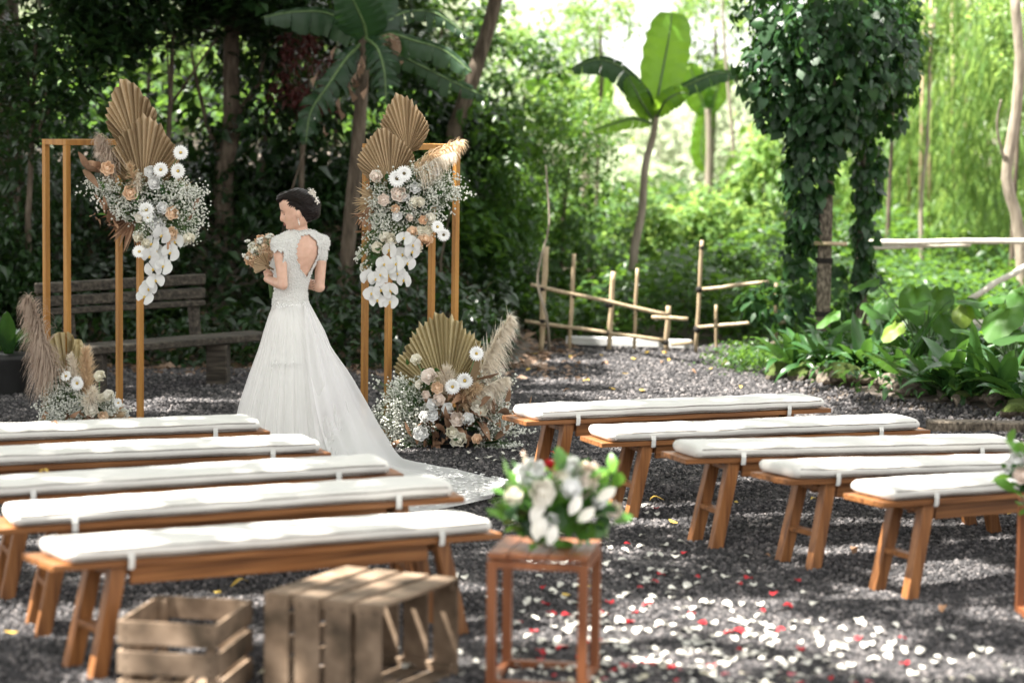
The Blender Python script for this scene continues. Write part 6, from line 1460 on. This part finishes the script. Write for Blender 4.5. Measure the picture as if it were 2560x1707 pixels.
# bits on the cushions
for (p, Y, k, s_, lab) in ((c3a(250, 378), 12.0, 'b', .05, 'small reddish leaf bit on the rearmost left cushion'), (c3a(200, 602), 10.7, 'y', .06, 'small yellow-green leaf on the middle left cushion'), (c3a(1085, 575), 11.0, 'y', .045, 'tiny green leaf bit on the middle left cushion, towards its right end'), (c3b(828, 382), 12.9, 'b', .045, 'small brown leaf bit on the second right cushion')):
    z_ = .45+.07; g_ = gnd(*p, z_); o = link('leaf_bit', CL_[k][0], None, (g_.x, g_.y, z_+.004), (0, 0, 1), s_); tag(o, lab, 'leaf')

# ------------------------------------------------------------------ unseen trees added overhead, crowns shaped to break up the sun
ZG = .3
def sunfoot(p): t = (p[2]-ZG)/SUN.z; return p[0]-SUN.x*t, p[1]-SUN.y*t
spots = [(-.78, 14.95, .22, .2),   # sunny gaps where light reaches the yard: centre, radii (metres on the ground)
    (1.15, 9.75, .50, .33), (1.55, 9.2, .5, .25), (1.95, 10.2, .5, .16), (.55, 9.1, .45, .3), (.05, 9.7, .5, .25), (-.55, 9.1, .5, .25), (-1.4, 8.7, .5, .3), (-1.8, 9.9, .5, .3), (.15, 13.3, .4, .25), (.35, 12.6, .35, .2), (.3, 11.6, .3, .2),
    (-2.35, 17.3, .45, .25), (1.2, 17.6, .8, .3), (.4, 18.9, .5, .3), (2.5, 16.5, .9, .35), (2.4, 18, .4, .3), (.6, 16.2, .5, .3), (2.4, 15.6, .8, .3), (.9, 8.5, .5, .2),
    (-1.9, 9.9, .5, .3), (-1.3, 10.2, .6, .25), (-.6, 10.6, .5, .2), (-1.6, 11.0, .8, .22), (-2.1, 11.6, .6, .2), (-2.6, 12.2, .5, .2), (-.9, 9.6, .45, .12), (-.2, 9.9, .35, .15), (-.3, 10.7, .3, .12),
    (.45, 13.3, .45, .15), (1.3, 13.9, .3, .12), (1.0, 12.7, .45, .14), (1.9, 13.0, .3, .1), (2.25, 12.5, .7, .14), (1.55, 11.6, .4, .15), (2.6, 12.0, .6, .15), (1.95, 10.85, .3, .16)]
def lit(x, y):
    for a, b, rx, ry in spots:
        if ((x-a)/rx)**2+((y-b)/ry)**2 < 1: return True
    if -3.4 < x < .25 and 13.75 < y < 16.5: return False  # crown kept closed here so the bride and frames stay in shade
    if y > 16.5 and x < 1.7: return noise.noise(Vector((x*.9, y*1.3, 9))) > .42
    return noise.noise(Vector((x*.9, y*1.3, 9)))*.75+noise.noise(Vector((x*2.6, y*3.6, 2)))*.3 > (.19 if y < 12.5 else .24)
def canopy(n, xr, yr, zr, keep, size=.17, name='crown', mm='leaf_mid'):
    C = []; 
    n = int(n*1.25); P = np.stack([nr.uniform(*xr, n)-1.33, nr.uniform(*yr, n)-.28, nr.uniform(*zr, n)+2.5], 1)
    k = np.array([keep(*sunfoot(p)) for p in P]); P = P[k]
    return leafset(P, size, M[mm], name, ratio=.62, down=.1)
def tree_over(name, label, foot, limbs, parts, r0=.16):
    limbs = [[Vector(p)+Vector((-.6 if i == 0 else -1.1, 0, 2.3)) for i, p in enumerate(l)] for l in limbs]
    r = empty(name, foot, 0, label, 'tree'); top = Vector(limbs[0][0])-Vector(foot)
    bough([(0, 0, -.2), top*.5+Vector((.1, .1, 0)), top], r0, r0*.7, M['bark'], r)
    for l in limbs: bough([Vector(p)-Vector(foot) for p in l], r0*.5, r0*.12, M['bark'], r, 'branch', 8)
    for me in parts: link('crown', me, r, tuple(-Vector(foot)))
    return r
ck = lambda x, y: not lit(x, y)
tree_over('unseen_shade_tree', 'unseen tree added left of the benches, its crown shaped to dapple the yard', (-6.8, 9.0, 0), [[(-6.6, 9.1, 4.6), (-5.2, 9.6, 5.7), (-3.2, 10.5, 6.2)], [(-6.6, 9.1, 4.6), (-5.6, 7.6, 5.8), (-4, 6.5, 6.3)], [(-6.6, 9.1, 4.6), (-6.0, 11, 5.8), (-4.6, 13, 6.3)]],
    [canopy(24000, (-8.6, 1.6), (6.5, 14.2), (5.6, 6.8), ck), canopy(9000, (-7.4, -1.2), (12.2, 16.4), (6.0, 6.9), lambda x, y: -3.4 < x < .25 and 13.75 < y < 16.5 and not lit(x, y))])  # second patch of leaves added to hold the bride in shade
tree_over('unseen_shade_tree', 'unseen tree added right of the benches, its crown shaped to shade yard and bed', (6.2, 13.0, 0), [[(6.0, 13, 4.8), (4, 12.5, 6.3), (1.5, 12, 7.0)], [(6, 13, 4.8), (5, 10.8, 6.2), (3, 9.4, 6.8)], [(6, 13, 4.8), (5, 15, 6.2), (2.6, 16.4, 7)]],
    [canopy(15000, (-1.2, 4.5), (6.5, 16.5), (6.2, 7.4), ck), canopy(7000, (-1.0, 4.2), (15.5, 20.5), (6.2, 7.2), lambda x, y: noise.noise(Vector((x*1.6, y*1.6, 31))) < .02)])  # second patch of leaves added to shade the planted bed
dkk = lambda x, y: not lit(x, y) and y < 25
tree_over('unseen_bank_tree', 'unseen tree added over the bank to shade the left background', (-4.6, 21.8, 1.2), [[(-4.4, 21.6, 5.6), (-3, 20.5, 6.8), (-1.6, 18, 7.2)], [(-4.4, 21.6, 5.6), (-5, 19, 6.8), (-5, 16, 7.2)], [(-4.4, 21.6, 5.6), (-2.6, 22.5, 7), (0, 22.6, 7.4)]],
    [canopy(34000, (-9.5, 1.6), (14.2, 25.5), (6.0, 8.2), lambda x, y: not lit(x, y) and x < .6, mm='leaf_dark', size=.19), canopy(9000, (-9.5, -1.0), (17.5, 26), (4.8, 6.4), lambda x, y: x < -.4, mm='leaf_dark', size=.19)], .2)  # crowns of this unseen tree darken the bank and thicket below
